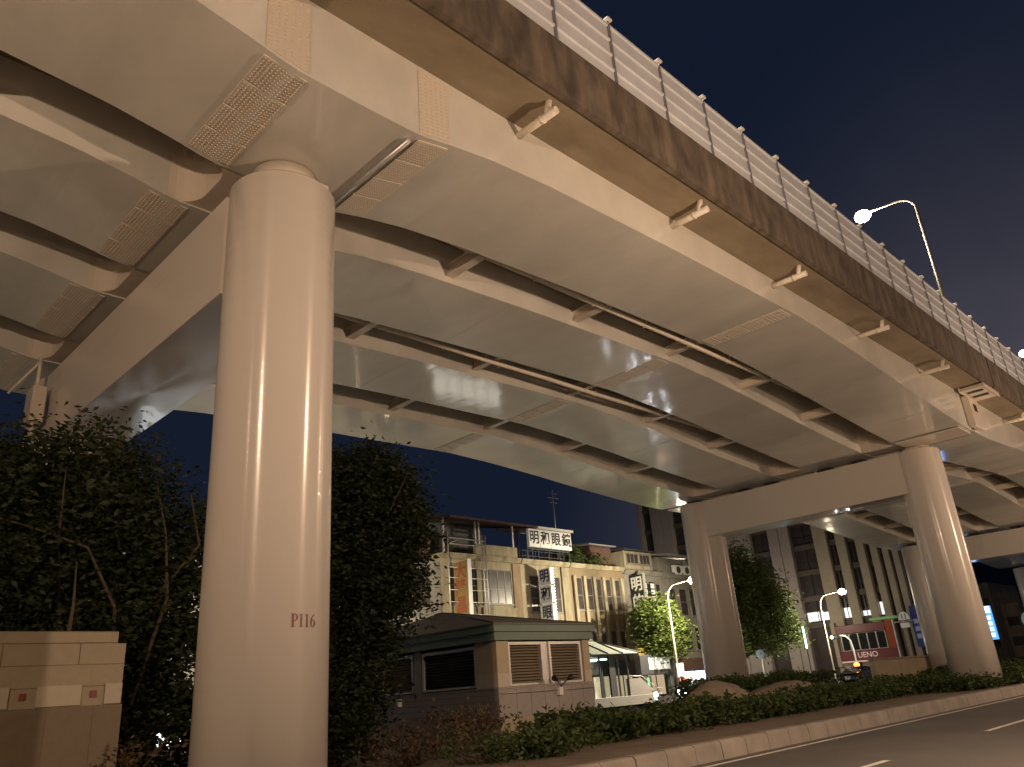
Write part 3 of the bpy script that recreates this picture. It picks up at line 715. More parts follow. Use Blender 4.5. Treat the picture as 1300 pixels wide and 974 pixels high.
# ------------------------------------------------------------------ the vent kiosk
M['k_low'] = mat('kiosk_base', (.40, .33, .24), .7, var=.18, vscale=2.5, bump=.15, stretch=(1, 1, .35))
M['k_mid'] = mat('kiosk_grey_band', (.33, .30, .28), .6, var=.12, vscale=3, bump=.1)
M['k_pil'] = mat('kiosk_tile', (.46, .38, .25), .5, var=.1, vscale=4)
M['k_pil2'] = mat('kiosk_tile_pale', (.54, .48, .38), .5, var=.1, vscale=4)
M['k_green'] = mat('kiosk_fascia_green', (.12, .19, .155), .45, var=.1)
M['k_roof'] = mat('kiosk_roof', (.20, .19, .155), .6, var=.2, vscale=1.5)
M['louvre'] = mat('louvre_blade', (.50, .43, .32), .4, metal=.3, var=.1)
kx0, kx1, ky0, ky1 = 17.95, 22.45, 19.0, 28.0
ko = thing('vent_kiosk', (20.2, 23.5, B0), 'vent kiosk with green fascia, pyramid roof and louvre windows under the viaduct', 'kiosk')
mb = MB(); mb.box(kx0, kx1, ky0, ky1, .1, .96); mb.build('base_wall', M['k_low'], ko)
mb = MB(); mb.box(kx0-.012, kx1+.012, ky0-.012, ky1+.012, .963, 1.80); mb.build('band_wall', M['k_mid'], ko)
mb = MB()
for x in (18.75, 19.6, 20.5, 21.4): mb.box(x-.007, x+.007, ky0-.005, ky0, .2, .95)
for x in (18.7, 19.35, 20.0, 20.65, 21.3, 21.9): mb.box(x-.005, x+.005, ky0-.016, ky0-.012, .98, 1.78)
for z in (1.1, 1.28, 1.46, 1.64): mb.box(kx0-.016, kx0-.012, ky0, ky1, z-.006, z+.006)
mb.build('joint', M['tile_low'], ko)
mb = MB(); mb.box(kx0-.03, kx1+.03, ky0-.03, ky1+.03, 1.803, 1.86); mb.build('ledge', M['k_mid'], ko)
mb = MB(); mb.box(kx0+.28, kx1-.28, ky0+.28, ky1-.28, 1.86, 3.2); mb.build('core_wall', M['k_mid'], ko)
for (x0, x1, y0, y1) in [(kx0, kx0+.52, ky0, ky0+1.0), (kx1-.35, kx1, ky0, ky0+.6), (kx0, kx0+.4, ky1-.6, ky1), (kx1-.35, kx1, ky1-.6, ky1)]:
    mb = MB(); mb.box(x0, x1, y0, y1, 2.27, 3.24); mb.build('pier', M['k_pil'], ko)
    mb = MB(); mb.box(x0-.004, x1+.004, y0-.004, y1+.004, 1.862, 2.266); mb.build('pier', M['k_pil2'], ko)
for y0, y1 in ((22.9, 23.3), (25.3, 25.7)):
    mb = MB(); mb.box(kx0+.05, kx0+.3, y0, y1, 1.862, 3.22); mb.build('pier', M['k_mid'], ko)
def louvre(axis, a0, a1, c, z0, z1, nb=12, dark=False):
    "a framed louvre window; axis 0 lies in the front wall, axis 1 in the side wall"
    fr = MB(); wq = .09
    def bx(mb, u0, u1, d0, d1, z0, z1):
        if axis == 0: mb.box(u0, u1, c+d0, c+d1, z0, z1)
        else: mb.box(c+d0, c+d1, u0, u1, z0, z1)
    bx(fr, a0, a1, .05, .27, z1-wq, z1); bx(fr, a0, a1, .05, .27, z0, z0+wq*.7); bx(fr, a0, a0+wq, .05, .27, z0+wq*.7, z1-wq); bx(fr, a1-wq, a1, .05, .27, z0+wq*.7, z1-wq)
    f = fr.build('louvre_window', M['alu'], ko)
    bl = MB(); h = (z1-z0-wq*1.7)/nb
    for k in range(nb):
        z = z0+wq*.7+k*h
        pr = [(c+.10, z+.01), (c+.115, z+.005), (c+.24, z+h*.72), (c+.225, z+h*.78)]
        if axis == 0: bl.prism(pr, 0, a0+wq, a1-wq)
        else: bl.prism(pr, 1, a0+wq, a1-wq)
    bl.build('blades', M['louvre'] if not dark else M['dark_steel'], f)
louvre(0, 18.50, 20.12, ky0, 1.87, 3.2, 13)
louvre(0, 20.42, 22.05, ky0, 1.87, 3.2, 13)
mb = MB(); mb.box(20.122, 20.418, ky0+.1, ky0+.27, 1.87, 3.2); mb.build('mullion', M['alu'], ko)
louvre(1, 20.05, 22.85, kx0, 1.90, 3.15, 12, True)
louvre(1, 23.35, 25.25, kx0, 1.90, 3.15, 12)
louvre(1, 25.75, 27.3, kx0, 1.90, 3.15, 12)
mb = MB(); mb.box(kx0-.16, kx1+.12, ky0-.12, ky1+.12, 3.245, 3.50); mb.build('fascia', M['k_green'], ko)
mb = MB(); mb.box(kx0-.24, kx1+.2, ky0-.2, ky1+.2, 3.503, 3.72); mb.build('fascia', M['k_green'], ko)
a = [(kx0-.3, ky0-.26, 3.725), (kx1+.26, ky0-.26, 3.725), (kx1+.26, ky1+.26, 3.725), (kx0-.3, ky1+.26, 3.725)]
mb = MB(); rz = 4.72
mb.add(a+[(20.2, 24.2, rz), (20.2, 24.7, rz)]+[(p[0], p[1], 3.76) for p in a], [(0, 3, 2, 1), (0, 1, 7, 6), (1, 2, 8, 7), (2, 3, 9, 8), (3, 0, 6, 9), (6, 7, 4), (7, 8, 5, 4), (8, 9, 5), (9, 6, 4, 5)])
mb.build('roof', M['k_roof'], ko)
mb = MB(); mb.tube([(kx0-.3, ky0-.26, 3.77), (20.2, 24.2, rz+.01)], .025, 6); mb.tube([(kx1+.26, ky0-.26, 3.77), (20.2, 24.2, rz+.01)], .025, 6); mb.tube([(20.2, 24.2, rz+.01), (20.2, 24.7, rz+.01)], .025, 6); mb.build('ridge_cap', M['dark_steel'], ko)
mb = MB(); mb.tube([(20.6, ky0-.06, 1.66), (18, ky0-.06, 1.68)], .018, 6); mb.tube([(22.4, ky0-.06, 1.66), (20.75, ky0-.06, 1.66)], .018, 6); mb.build('conduit', M['alu'], ko)
for (x, y, ax) in ((20.67, ky0, 0), (kx0, 24.0, 1)):
    fl = thing('floodlight', (x, y, 1.6), 'small twin headed floodlight on the front wall of the kiosk' if ax == 0 else 'small twin headed floodlight on the dark side wall of the kiosk', 'floodlight', 'floodlights on the kiosk')
    dx, dy = (0, -1) if ax == 0 else (-1, 0); ux, uy = (1, 0) if ax == 0 else (0, 1)
    mb = MB(); c = (x+dx*.08, y+dy*.08); mb.box(c[0]-.09, c[0]+.09, c[1]-.06, c[1]+.06, 1.5, 1.75); mb.build('ballast_box', M['white'], fl)
    for s in (-1, 1):
        mb = MB(); p = Vector((c[0]+dx*.05, c[1]+dy*.05, 1.75)); q = p+Vector((ux*s*.28+dx*.1, uy*s*.28+dy*.1, .22)); mb.tube([p, p.lerp(q, .6)+Vector((0, 0, .03)), q], .018, 6)
        mb.tube([q, q+Vector((dx*.02+ux*s*.16, dy*.02+uy*s*.16, .07))], [.05, .10], 10); mb.build('spot_head', M['black'], fl)

# ------------------------------------------------------------------ row of shop buildings on the far side
M['plaster'] = mat('old_plaster', (.36, .31, .21), .85, col2=(.15, .125, .085), vscale=1.5, mid=.45, width=.22, bump=.2, stretch=(1.3, 1, .35))
M['plaster2'] = mat('ochre_plaster', (.30, .21, .12), .85, col2=(.16, .115, .075), vscale=1.5, bump=.2, stretch=(1.3, 1, .35))
M['plaster3'] = mat('grey_plaster', (.24, .22, .19), .85, col2=(.13, .12, .105), vscale=1.1, bump=.2, stretch=(1, 1, .5))
M['wframe'] = mat('window_frame_paint', (.20, .185, .16), .6, var=.3)
M['spandrel'] = mat('brown_mosaic', (.20, .15, .09), .7, var=.15, vscale=6)
M['shop_light'] = emit('shop_light', (1, .93, .80), 2.2)
M['shop_cool'] = emit('shop_light_cool', (.82, .92, 1), 3.2)
M['white_lit'] = emit('sign_lit_face', (1, .97, .92), .05, (.8, .8, .78))
M['blue_text'] = mat('blue_lettering', (.02, .035, .14), .5)
M['night_shop'] = emit('shop_light_night', (1, .8, .55), .05, (.1, .1, .1))
M['dim_shop'] = emit('shop_light_dim', (1, .75, .45), .35)
YA = 42.0; ZC = 11.05
def wall_with_windows(t, x0, x1, zs, cols, y=YA, m=None, z0=0, z1=ZC):
    pass
def shop(x0, x1, label, wallm, roof=ZC, depth=11):
    t = thing('shop_building', ((x0+x1)/2, YA+depth/2, gz(x0)+.14), label, 'building', 'shop buildings on the far side')
    g = .02
    mb = MB(); mb.box(x0+g, x1-g, YA, YA+depth, gz(x0)+.05, roof); mb.build('wall', wallm, t)
    return t
def win(t, x0, x1, z0, z1, bars=1, glass='glass', y=YA, frame='wframe', hb=(.5,)):
    fr = MB(); w_ = .07; d0, d1 = y-.05, y+.01
    fr.box(x0, x1, d0, d1, z1-w_, z1); fr.box(x0-.06, x1+.06, d0-.05, d1, z0-.09, z0-.002); fr.box(x0, x1, d0, d1, z0, z0+w_)
    fr.box(x0, x0+w_, d0, d1, z0+w_, z1-w_); fr.box(x1-w_, x1, d0, d1, z0+w_, z1-w_)
    for k in range(bars):
        u = x0+(x1-x0)*(k+1)/(bars+1); fr.box(u-.03, u+.03, d0+.01, d1, z0+w_, z1-w_)
    for h in hb:
        zz = z0+(z1-z0)*h; fr.box(x0+w_, x1-w_, d0+.015, d1, zz-.025, zz+.025)
    f = fr.build('window', M[frame], t)
    p = MB(); p.box(x0+w_, x1-w_, y-.016, y-.003, z0+w_, z1-w_); p.build('pane', M[glass], f)
    return f
def cornice(t, x0, x1, z, h=.35, d=.35, m='plaster'):
    mb = MB(); mb.prism([(YA-.005, z), (YA-.005, z-h), (YA-d*.5, z-h), (YA-d, z-h*.35), (YA-d, z)], 0, x0+.03, x1-.03); mb.build('cornice', M[m], t)
def shopfront(t, x0, x1, glow, z0, z1=3.2, fascia=None, mf='dark_steel'):
    mb = MB(); mb.box(x0+.35, x1-.35, YA-.03, YA-.004, z0+.15, z1-.75); mb.build('shop_window', M[glow], t)
    mb = MB()
    n = max(2, int((x1-x0)/1.3))
    for k in range(n+1):
        u = x0+.35+(x1-x0-.7)*k/n; mb.box(u-.04, u+.04, YA-.08, YA-.032, z0+.1, z1-.75)
    mb.box(x0+.31, x1-.31, YA-.08, YA-.032, z1-.748, z1-.66); mb.build('shop_frame', M[mf], t)
    mb = MB(); mb.bbox(x0+.1, x1-.1, YA-.30, YA-.005, z1-.65, z1+.35, .03); mb.build('shop_fascia', M[fascia or 'dark_steel'], t)
# unit far left (mostly behind trees)
s0 = shop(14.0, 24.4, 'plain grey shop building behind the left tree, leftmost of the row', M['plaster3'], 10.2)
for k in range(4): win(s0, 14.8+k*2.4, 16.4+k*2.4, 7.4, 9.2, 1, 'glass'); win(s0, 14.8+k*2.4, 16.4+k*2.4, 4.2, 6.0, 1, 'glass_b')
shopfront(s0, 14, 24.4, 'shop_cool', .2)
s1 = shop(24.45, 34.9, 'dim shop building with red brown roof shed behind the kiosk tree', M['plaster3'], 10.4)
for k in range(4): win(s1, 25.2+k*2.4, 26.8+k*2.4, 7.3, 9.3, 1, 'glass_b'); win(s1, 25.2+k*2.4, 26.8+k*2.4, 4.2, 6.0, 1, 'glass')
shopfront(s1, 24.45, 34.9, 'night_shop', .2)
mb = MB(); mb.box(26, 34.6, YA+.6, YA+6, 10.4, 12.2); mb.build('roof_shed', M['rust'], s1)
# unit with metal frame and the blade sign
s2 = shop(34.95, 42.55, 'cream shop building with rusty steel frame and open roof shed', M['plaster'])
cornice(s2, 34.95, 42.55, 11.05)
mb = MB(); mb.box(38.3, 42.5, YA+.05, YA+.3, 11.05, 11.9); mb.build('roof_parapet', M['plaster'], s2)
win(s2, 35.6, 38.2, 7.6, 10.2, 2, 'glass'); win(s2, 38.75, 41.65, 7.7, 10.15, 3, 'glass_b', hb=(.42,))
mb = MB(); mb.box(38.6, 41.8, YA-.12, YA-.004, 6.1, 7.45); mb.build('balcony_wall', M['plaster'], s2)
mb = MB(); mb.box(41.75, 42.5, YA-.10, YA-.004, 4.0, 10.65); mb.build('pilaster', M['plaster2'], s2)
mb = MB(); mb.prism([(YA-.9, 13.35), (YA-.9, 13.5), (YA+5, 14.6), (YA+5, 14.45)], 0, 35.2, 44.0); mb.build('roof_sheet', M['rust'], s2)
mb = MB()
for x in (35.4, 38.4, 38.75, 42.2): mb.box(x-.06, x+.06, YA+.1, YA+.22, 11.05, 13.6)
mb.build('roof_post', M['alu'], s2)
mb = MB(); mb.box(35.2, 42.6, YA+4, YA+4.2, 11.05, 14.2); mb.build('shed_back_wall', M['dark_steel'], s2)
mb = MB()
for x in (35.25, 38.45, 38.75): mb.tube([(x, YA-.5, 5.5), (x, YA-.5, 12.4)], .05, 6)
for z in (6.9, 7.7, 8.5, 9.3, 10.0, 11.6, 12.0): mb.tube([(35.25, YA-.5, z), (38.75, YA-.5, z)], .035, 6)
mb.tube([(36.2, YA-.5, 5.5), (36.2, YA-.5, 10.4)], .03, 6); mb.tube([(35.3, YA-.5, 11.6), (36.4, YA-.5, 12.0)], .03, 6)
for x in (35.25, 38.75):
    for z in (7.7, 10.0, 12.0): mb.tube([(x, YA-.5, z), (x, YA, z)], .03, 6)
mb.build('sign_frame', M['alu'], s2)
shopfront(s2, 34.95, 42.55, 'shop_light', .25)
# unit with the white rooftop sign
s3 = shop(42.6, 48.0, 'cream shop building carrying the white rooftop sign', M['plaster'])
cornice(s3, 42.6, 48.0, 11.05)
for x0, x1 in ((43.5, 44.55), (44.75, 45.7), (45.9, 46.9)): win(s3, x0, x1, 7.2, 9.9, 0, 'glass_b', hb=(.38,))
mb = MB(); mb.box(47.1, 47.95, YA-.14, YA-.004, 3.8, 10.65); mb.build('pilaster', M['plaster'], s3)
mb = MB(); mb.box(43.3, 47.0, YA-.05, YA-.004, 5.0, 7.05); mb.build('balcony_wall', M['plaster'], s3)
mb = MB(); mb.prism([(YA-.7, 13.36), (YA-.7, 13.55), (YA+4, 14.2), (YA+4, 14.1)], 0, 44.05, 48.3); mb.build('roof_sheet', M['white'], s3)
mb = MB()
for x in (42.8, 44.2, 47.7): mb.box(x-.06, x+.06, YA+.1, YA+.22, 11.05, 13.5)
for z in (11.35, 11.75): mb.box(42.8, 47.9, YA+.0, YA+.05, z-.02, z+.02)
for k in range(14): mb.box(43+k*.36-.012, 43+k*.36+.012, YA+.0, YA+.05, 11.06, 11.75)
mb.build('roof_railing', M['dark_steel'], s3)
shopfront(s3, 42.6, 48, 'shop_light', .25)
# unit with five pilasters
s4 = shop(48.05, 55.0, 'cream shop building with tall narrow windows between pale pilasters', M['spandrel'])
cornice(s4, 48.05, 55.0, 11.05)
xsn = np.linspace(48.55, 54.6, 6)
mb = MB()
for i, x in enumerate(xsn): mb.bbox(x-.17, x+.17, YA-.22, YA-.004, 3.6, 10.1, .03)
mb.build('pilaster', M['plaster'], s4)
for i in range(5):
    a_, b_ = xsn[i]+.20, xsn[i+1]-.20; win(s4, a_, b_, 7.45, 10.0, 0, 'glass_b', hb=(.45,)); win(s4, a_, b_, 3.9, 5.9, 0, 'glass_b', hb=(.45,))
mb = MB(); mb.box(48.7, 52.5, YA+1.5, YA+4, 11.05, 12.3); mb.build('roof_planter', M['dark_steel'], s4)
mb = MB(); mb.box(52.2, 55.0, YA+1, YA+5, 11.06, 12.9); mb.build('roof_shed', M['rust'], s4)
mb = MB(); mb.prism([(YA+.5, 12.92), (YA+.5, 13.02), (YA+5.4, 13.5), (YA+5.4, 13.4)], 0, 51.6, 55.2); mb.build('roof_sheet', M['alu'], s4)
shopfront(s4, 48.05, 55, 'dim_shop', .3)
# roof garden plants and antenna pole on this roof
shrub((49.6, 42.6, 11.06), .9, 1.3, 'potted rooftop greenery right of the white rooftop sign', 80, M['leaf_mid'], 30, 18, .12, .22)
shrub((51.8, 42.4, 11.06), .9, .8, 'potted rooftop shrub beside the red brown roof shed', 81, M['leaf_mid'], 30, 18, .12, .22)
mb = MB(); mb.tube([(49.8, 44.5, 11.0), (49.8, 44.5, 17.8)], .045, 8)
for z, l_ in ((17.5, .5), (17.1, .7), (16.7, .45)): mb.tube([(49.8-l_, 44.5, z), (49.8+l_, 44.5, z)], .018, 5)
ao = mb.build('antenna_mast', M['alu'], offset=(49.8, 44.5, 11.06)); tag(ao, 'thin antenna mast rising from the roof right of the white sign', 'antenna')
# dark unit with black blade sign
s5 = shop(55.05, 60.6, 'narrow dark shop building with roof hut behind the black blade sign', M['plaster3'])
cornice(s5, 55.05, 60.6, 10.9, m='plaster3')
for x0, x1 in ((56.2, 57.6), (58.0, 59.2), (59.5, 60.2)): win(s5, x0, x1, 7.6, 9.9, 0, 'glass', hb=(.5,)); win(s5, x0, x1, 4.0, 6.2, 0, 'glass', hb=(.5,))
mb = MB(); mb.box(55.6, 59.6, YA+.1, YA+4, 11.06, 12.6); mb.build('roof_hut', M['plaster'], s5)
win(s5, 55.9, 57.6, 11.5, 12.4, 2, 'glass_b', y=YA+.1, hb=()); win(s5, 57.8, 59.3, 11.5, 12.4, 2, 'glass_b', y=YA+.1, hb=())
mb = MB(); mb.prism([(YA-.3, 12.62), (YA-.3, 12.72), (YA+4.4, 13.1), (YA+4.4, 12.95)], 0, 55.3, 59.9); mb.build('roof_sheet', M['dark_steel'], s5)
shopfront(s5, 55.05, 60.6, 'dim_shop', .35)
s6 = shop(60.65, 68.0, 'dark shop building with red awning and cool lit shop window, right end of the row', M['plaster3'])
cornice(s6, 60.65, 68, 10.8, m='plaster3')
for x0 in (61.3, 63.0, 64.7, 66.3): win(s6, x0, x0+1.2, 7.2, 9.6, 0, 'glass_b'); win(s6, x0, x0+1.2, 4.2, 6.2, 0, 'glass')
mb = MB(); mb.prism([(YA-.9, 12.35), (YA-.9, 12.5), (YA+4, 13.3), (YA+4, 13.1)], 0, 60.8, 66.6); mb.build('roof_sheet', M['alu'], s6)
mb = MB(); mb.box(61, 66.3, YA+.5, YA+3.5, 10.81, 12.4); mb.build('roof_shed', M['plaster3'], s6)
shopfront(s6, 60.65, 68, 'shop_cool', .4, fascia='rust')
# air conditioners on that roof
for x, lab in ((63.4, 'old white air conditioner on the roof edge, left of two'), (64.8, 'old white air conditioner on the roof edge, right of two')):
    ac = thing('air_conditioner', (x, YA+.2, 10.81), lab, 'air conditioner', 'air conditioners on the roof edge')
    mb = MB(); mb.bbox(x-.5, x+.5, YA-.1, YA+.3, 10.85, 11.75, .04); b_ = mb.build('casing', M['white'], ac)
    mb = MB(); mb.tube([(x, YA-.115, 11.3), (x, YA-.103, 11.3)], .32, 20); mb.build('fan_grille', M['dark_steel'], ac)

# small lamps seen through the banyan
for (x, z, nm, m_, lab) in ((14.8, 4.8, 'white', emit('cool_wall_lamp', (.75, .88, 1), 40), 'small cool white wall lamp glinting through the dark banyan beside the vent box'), (16.2, 9.5, 'green', emit('green_wall_lamp', (.3, 1, .75), 4), 'small green wall light glinting high through the dark banyan')):
    wl = thing('wall_lamp', (x, YA-.05, z), lab, 'wall lamp')
    MB().bbox(x-.25, x+.25, YA-.16, YA-.004, z-.18, z+.18, .03).build('housing', M['dark_steel'], wl)
    MB().sphere((x, YA-.2, z), .2, 12, 8, (1.2, .5, .8)).build('lens', m_, wl)
# signs of the row
M['yellow_sign'] = mat('faded_yellow_sign', (.26, .17, .06), .6, col2=(.20, .12, .05), vscale=2)
M['red_faded'] = mat('faded_red_lettering', (.22, .06, .03), .6)
sg1 = thing('blade_sign', (36.0, 41.0, 9.0), 'faded yellow blade sign with red characters and a white edge', 'sign')
mb = MB(); mb.box(36.0, 36.22, 40.42, 41.9, 6.4, 10.35); mb.build('sign_face', M['yellow_sign'], sg1)
mb = MB(); mb.box(35.98, 36.26, 40.34, 40.415, 6.4, 10.42); mb.build('sign_edge', M['white_lit'], sg1)
for ch, z in (('大', 9.65), ('隆', 8.55), ('昌', 7.4)): text_part('lettering', ch, 1.15, M['red_faded'], sg1, frame_text((35.992, 41.18, z), '-x'), .004, .03)
mb = MB(); mb.tube([(36.1, 41.88, 9.8), (36.1, YA+.02, 9.8)], .04, 6); mb.tube([(36.1, 41.88, 7), (36.1, YA+.02, 7)], .04, 6); mb.build('bracket', M['alu'], sg1)
sg2 = thing('rooftop_sign', (45.5, 41.5, 11.8), 'white four panel rooftop sign with black brush characters', 'sign')
for k, ch in enumerate('明和眼鏡'):
    x0 = 43.15+k*1.22
    mb = MB(); mb.bbox(x0+.02, x0+1.20, 41.35, 41.62, 11.95, 13.3, .02); mb.build('sign_panel', M['white_lit'], sg2)
    text_part('lettering', ch, 1.08, M['black'], sg2, frame_text((x0+.61, 41.344, 12.62), '-y'), .004, .022, 1.0)
mb = MB()
for x in (43.2, 44.4, 45.6, 46.8, 47.95): mb.box(x-.03, x+.03, 41.63, 41.69, 11.05, 13.3)
mb.box(43.15, 48.0, 41.63, 41.69, 11.8, 11.88); mb.build('sign_support', M['dark_steel'], sg2)
sg3 = thing('blade_sign', (44.7, 41.2, 8.0), 'stacked white box blade sign with blue characters and a beaded light edge', 'sign')
for k, ch in enumerate('明和眼鏡'):
    z1 = 10.3-k*1.32
    mb = MB(); mb.bbox(44.3, 44.6, 40.55, 41.75, z1-1.2, z1, .03); mb.build('sign_box', M['white_lit'], sg3)
    text_part('lettering', ch, 1.0, M['blue_text'], sg3, frame_text((44.294, 41.15, z1-.6), '-x'), .004, .022)
mb = MB(); mb.box(44.4, 44.5, 41.76, 41.84, 5.0, 10.3); mb.build('sign_post', M['dark_steel'], sg3)
M['bulb'] = emit('edge_bulb', (1, .95, .85), 3)
mb = MB()
for k in range(24): mb.sphere((44.63, 40.52, 10.25-k*.21), .05, 6, 4)
mb.build('bulb_strip', M['bulb'], sg3)
mb = MB(); mb.tube([(44.45, 41.8, 9.8), (44.45, YA+.02, 9.8)], .04, 6); mb.tube([(44.45, 41.8, 6), (44.45, YA+.02, 6)], .04, 6); mb.build('bracket', M['alu'], sg3)
M['silver_text'] = mat('silver_lettering', (.50, .50, .48), .4)
sg4 = thing('blade_sign', (55.9, 41.2, 7.0), 'tall black blade sign with pale characters and a yellow foot panel', 'sign')
mb = MB(); mb.bbox(55.7, 55.95, 40.5, 41.85, 4.55, 10.35, .03); mb.build('sign_face', M['black'], sg4)
mb = MB(); mb.box(55.68, 55.97, 40.40, 40.495, 3.4, 10.45); mb.build('sign_edge', M['alu'], sg4)
for k, ch in enumerate('明的假髮'): text_part('lettering', ch, 1.25, M['silver_text'], sg4, frame_text((55.692, 41.18, 9.55-k*1.45), '-x'), .004, .03)
M['yellow_lit'] = emit('yellow_lit_panel', (1, .6, .12), .8, (.8, .5, .1))
mb = MB(); mb.bbox(55.7, 55.95, 40.5, 41.85, 3.75, 4.5, .03); mb.build('foot_panel', M['yellow_lit'], sg4)
mb = MB(); mb.tube([(55.82, 41.8, 9.8), (55.82, YA+.02, 9.8)], .04, 6); mb.tube([(55.82, 41.8, 5.4), (55.82, YA+.02, 5.4)], .04, 6); mb.build('bracket', M['alu'], sg4)
sg5 = thing('window_sign', (58.1, 41.8, 9.0), 'small black and white window sign right of the tall black blade sign', 'sign')
for x0, x1 in ((57.5, 58.15), (58.55, 59.25)):
    mb = MB(); mb.box(x0, x1, YA-.14, YA-.07, 8.15, 10.0); mb.build('sign_panel', M['black'], sg5)
    mb = MB()
    for z, h in ((9.45, .42), (8.95, .38), (8.3, .48)): mb.box(x0+.08, x1-.08, YA-.152, YA-.141, z, z+h)
    mb.build('white_block', M['white_lit'], sg5)
# illuminated billboard on the pavement
sg6 = thing('billboard', (51.5, 37.3, .4), 'dark framed billboard with pale lit screen beside the station entrance', 'billboard')
mb = MB(); mb.bbox(49.3, 53.6, 37.0, 37.45, 2.25, 3.68, .05); mb.build('cabinet', M['dark_steel'], sg6)
M['screen'] = emit('pale_screen', (.75, .80, .68), .38, (.4, .4, .4)); mb = MB(); mb.box(50.3, 52.95, 36.975, 36.997, 2.62, 3.46); mb.build('screen', M['screen'], sg6)
mb = MB(); mb.bbox(49.6, 50.0, 37.05, 37.4, .35, 2.25, .03); mb.bbox(52.9, 53.3, 37.05, 37.4, .35, 2.25, .03); mb.build('leg', M['dark_steel'], sg6)

# ------------------------------------------------------------------ station entrance with glass canopy
M['canopy'] = mat('canopy_sheet', (.36, .39, .35), .4, var=.1)
M['tube_green'] = emit('green_white_tube', (.75, 1, .85), 5)
M['granite'] = mat('granite_wall', (.24, .22, .205), .5, var=.12, vscale=6)
g_ = bpy.data.materials.new('clear_glass'); g_.use_nodes = True; p_ = g_.node_tree.nodes['Principled BSDF']
p_.inputs['Base Color'].default_value = (.85, .93, .90, 1); p_.inputs['Roughness'].default_value = .03; p_.inputs['Transmission Weight'].default_value = 1; p_.inputs['IOR'].default_value = 1.1
M['clear'] = g_
en = thing('station_entrance', (45, 38, .35), 'glazed station entrance with pale canopy behind the kiosk', 'station entrance')
mb = MB(); mb.bbox(40.5, 50.3, 36.0, 36.35, .2, 1.0, .02); mb.build('plinth', M['granite'], en)
mb = MB(); mb.prism([(46.5, 1.0), (50.2, 1.0), (49.5, 1.18), (48.6, 1.6), (47.9, 2.08), (46.5, 2.1)], 1, 36.02, 36.3); mb.build('stair_wall', M['granite'], en)
mb = MB(); mb.tube([(46.5, 36.0, 2.25), (47.9, 36.0, 2.22), (49.6, 36.0, 1.35), (50.2, 36.0, 1.3)], .04, 8); mb.build('handrail', M['alu'], en)
mb = MB()
for x in (40.6, 41.6, 42.6, 43.6, 44.6, 45.55, 46.6): mb.box(x-.05, x+.05, 36.1, 36.2, 1.0, 3.72)
mb.box(44.55, 45.15, 36.08, 36.22, 1.0, 3.72); mb.box(40.5, 46.7, 36.1, 36.2, 3.6, 3.72); mb.box(40.5, 46.7, 39.7, 39.8, 3.6, 3.72)
for y in (37.3, 38.5, 39.75): mb.box(46.55, 46.65, y-.05, y+.05, .3, 3.72)
mb.build('frame', M['dark_steel'], en)
mb = MB(); mb.box(40.65, 46.55, 36.14, 36.155, 1.02, 3.58); mb.build('glazing', M['clear'], en)
mb = MB(); mb.box(40.6, 46.5, 39.8, 39.95, .3, 3.6); mb.build('back_wall', M['granite'], en)
mb = MB(); mb.add([(40.2, 35.5, 3.73), (47.4, 35.5, 3.73), (47.4, 40.3, 3.73), (40.2, 40.3, 3.73), (40.2, 37.9, 4.75), (45.3, 37.9, 4.75)], [(0, 3, 2, 1), (0, 1, 5, 4), (1, 2, 5), (2, 3, 4, 5), (3, 0, 4)]); mb.build('canopy', M['canopy'], en)
mb = MB()
for x in (42.0, 43.8, 45.4): mb.tube([(x, 35.46, 3.76), (x, 37.9, 4.79)], .05, 5)
mb.tube([(47.4, 35.48, 3.76), (45.3, 37.9, 4.79)], .06, 5); mb.tube([(41.9, 37.9, 4.79), (45.4, 37.9, 4.79)], .055, 5); mb.build('canopy_rib', M['dark_steel'], en)
for y in (37.0, 38.6):
    mb = MB(); mb.box(41.2, 46.2, y-.05, y+.05, 3.42, 3.5); mb.build('ceiling_tube', M['tube_green'], en)
mb = MB(); mb.bbox(42.3, 43.6, 37.5, 38.1, .4, 2.2, .04); mb.bbox(41.0, 41.8, 37.5, 38.1, .4, 1.9, .04); mb.build('ticket_machine', M['white'], en)

# ------------------------------------------------------------------ tall building across the side street (faces the viaduct end-on)
M['granite_p'] = mat('mauve_granite', (.34, .29, .28), .55, var=.12, vscale=1.5, bump=.1)
M['beige_p'] = mat('beige_granite', (.40, .34, .26), .55, var=.12, vscale=1.5, bump=.1)
M['bay'] = mat('brown_bay', (.055, .04, .042), .35, var=.3, vscale=1.2)
M['bay_sp'] = mat('bay_spandrel', (.10, .08, .065), .6, var=.2, vscale=2)
M['lit_win'] = emit('lit_office_window', (.92, .96, 1), .8)
XT = 110.0
tb = thing('tall_building', (118, 58, gz(XT)+.1), 'tall office building with mauve stone piers and dark window bays', 'building')
mb = MB(); mb.box(XT+.3, XT+20, 38.4, 79.0, .3, 46); mb.build('wall', M['bay'], tb)
pill = [(79.1, 78.3), (76.5, 74.5), (74.42, 72.4), (69.0, 67.0), (64.6, 62.6), (62.52, 59.1), (56.2, 54.55), (54.47, 52.9)]
pill2 = [(49.4, 47.5), (46.3, 45.0), (43.7, 42.6), (41.9, 40.95), (40.4, 39.6), (39.2, 38.4)]
for (a_, b_) in pill: MB().bbox(XT-.5, XT+.32, b_, a_, .4, 46.0, .05).build('stone_pier', M['granite_p'], tb)
for (a_, b_) in pill2: MB().bbox(XT-.5, XT+.32, b_, a_, .4, 46.0, .05).build('stone_pier', M['beige_p'], tb)
bays = [(76.5, 78.3), (69.0, 72.4), (64.6, 67), (56.2, 59.1), (49.4, 52.9), (46.3, 47.5), (43.7, 45), (41.9, 42.6), (40.4, 40.95)]
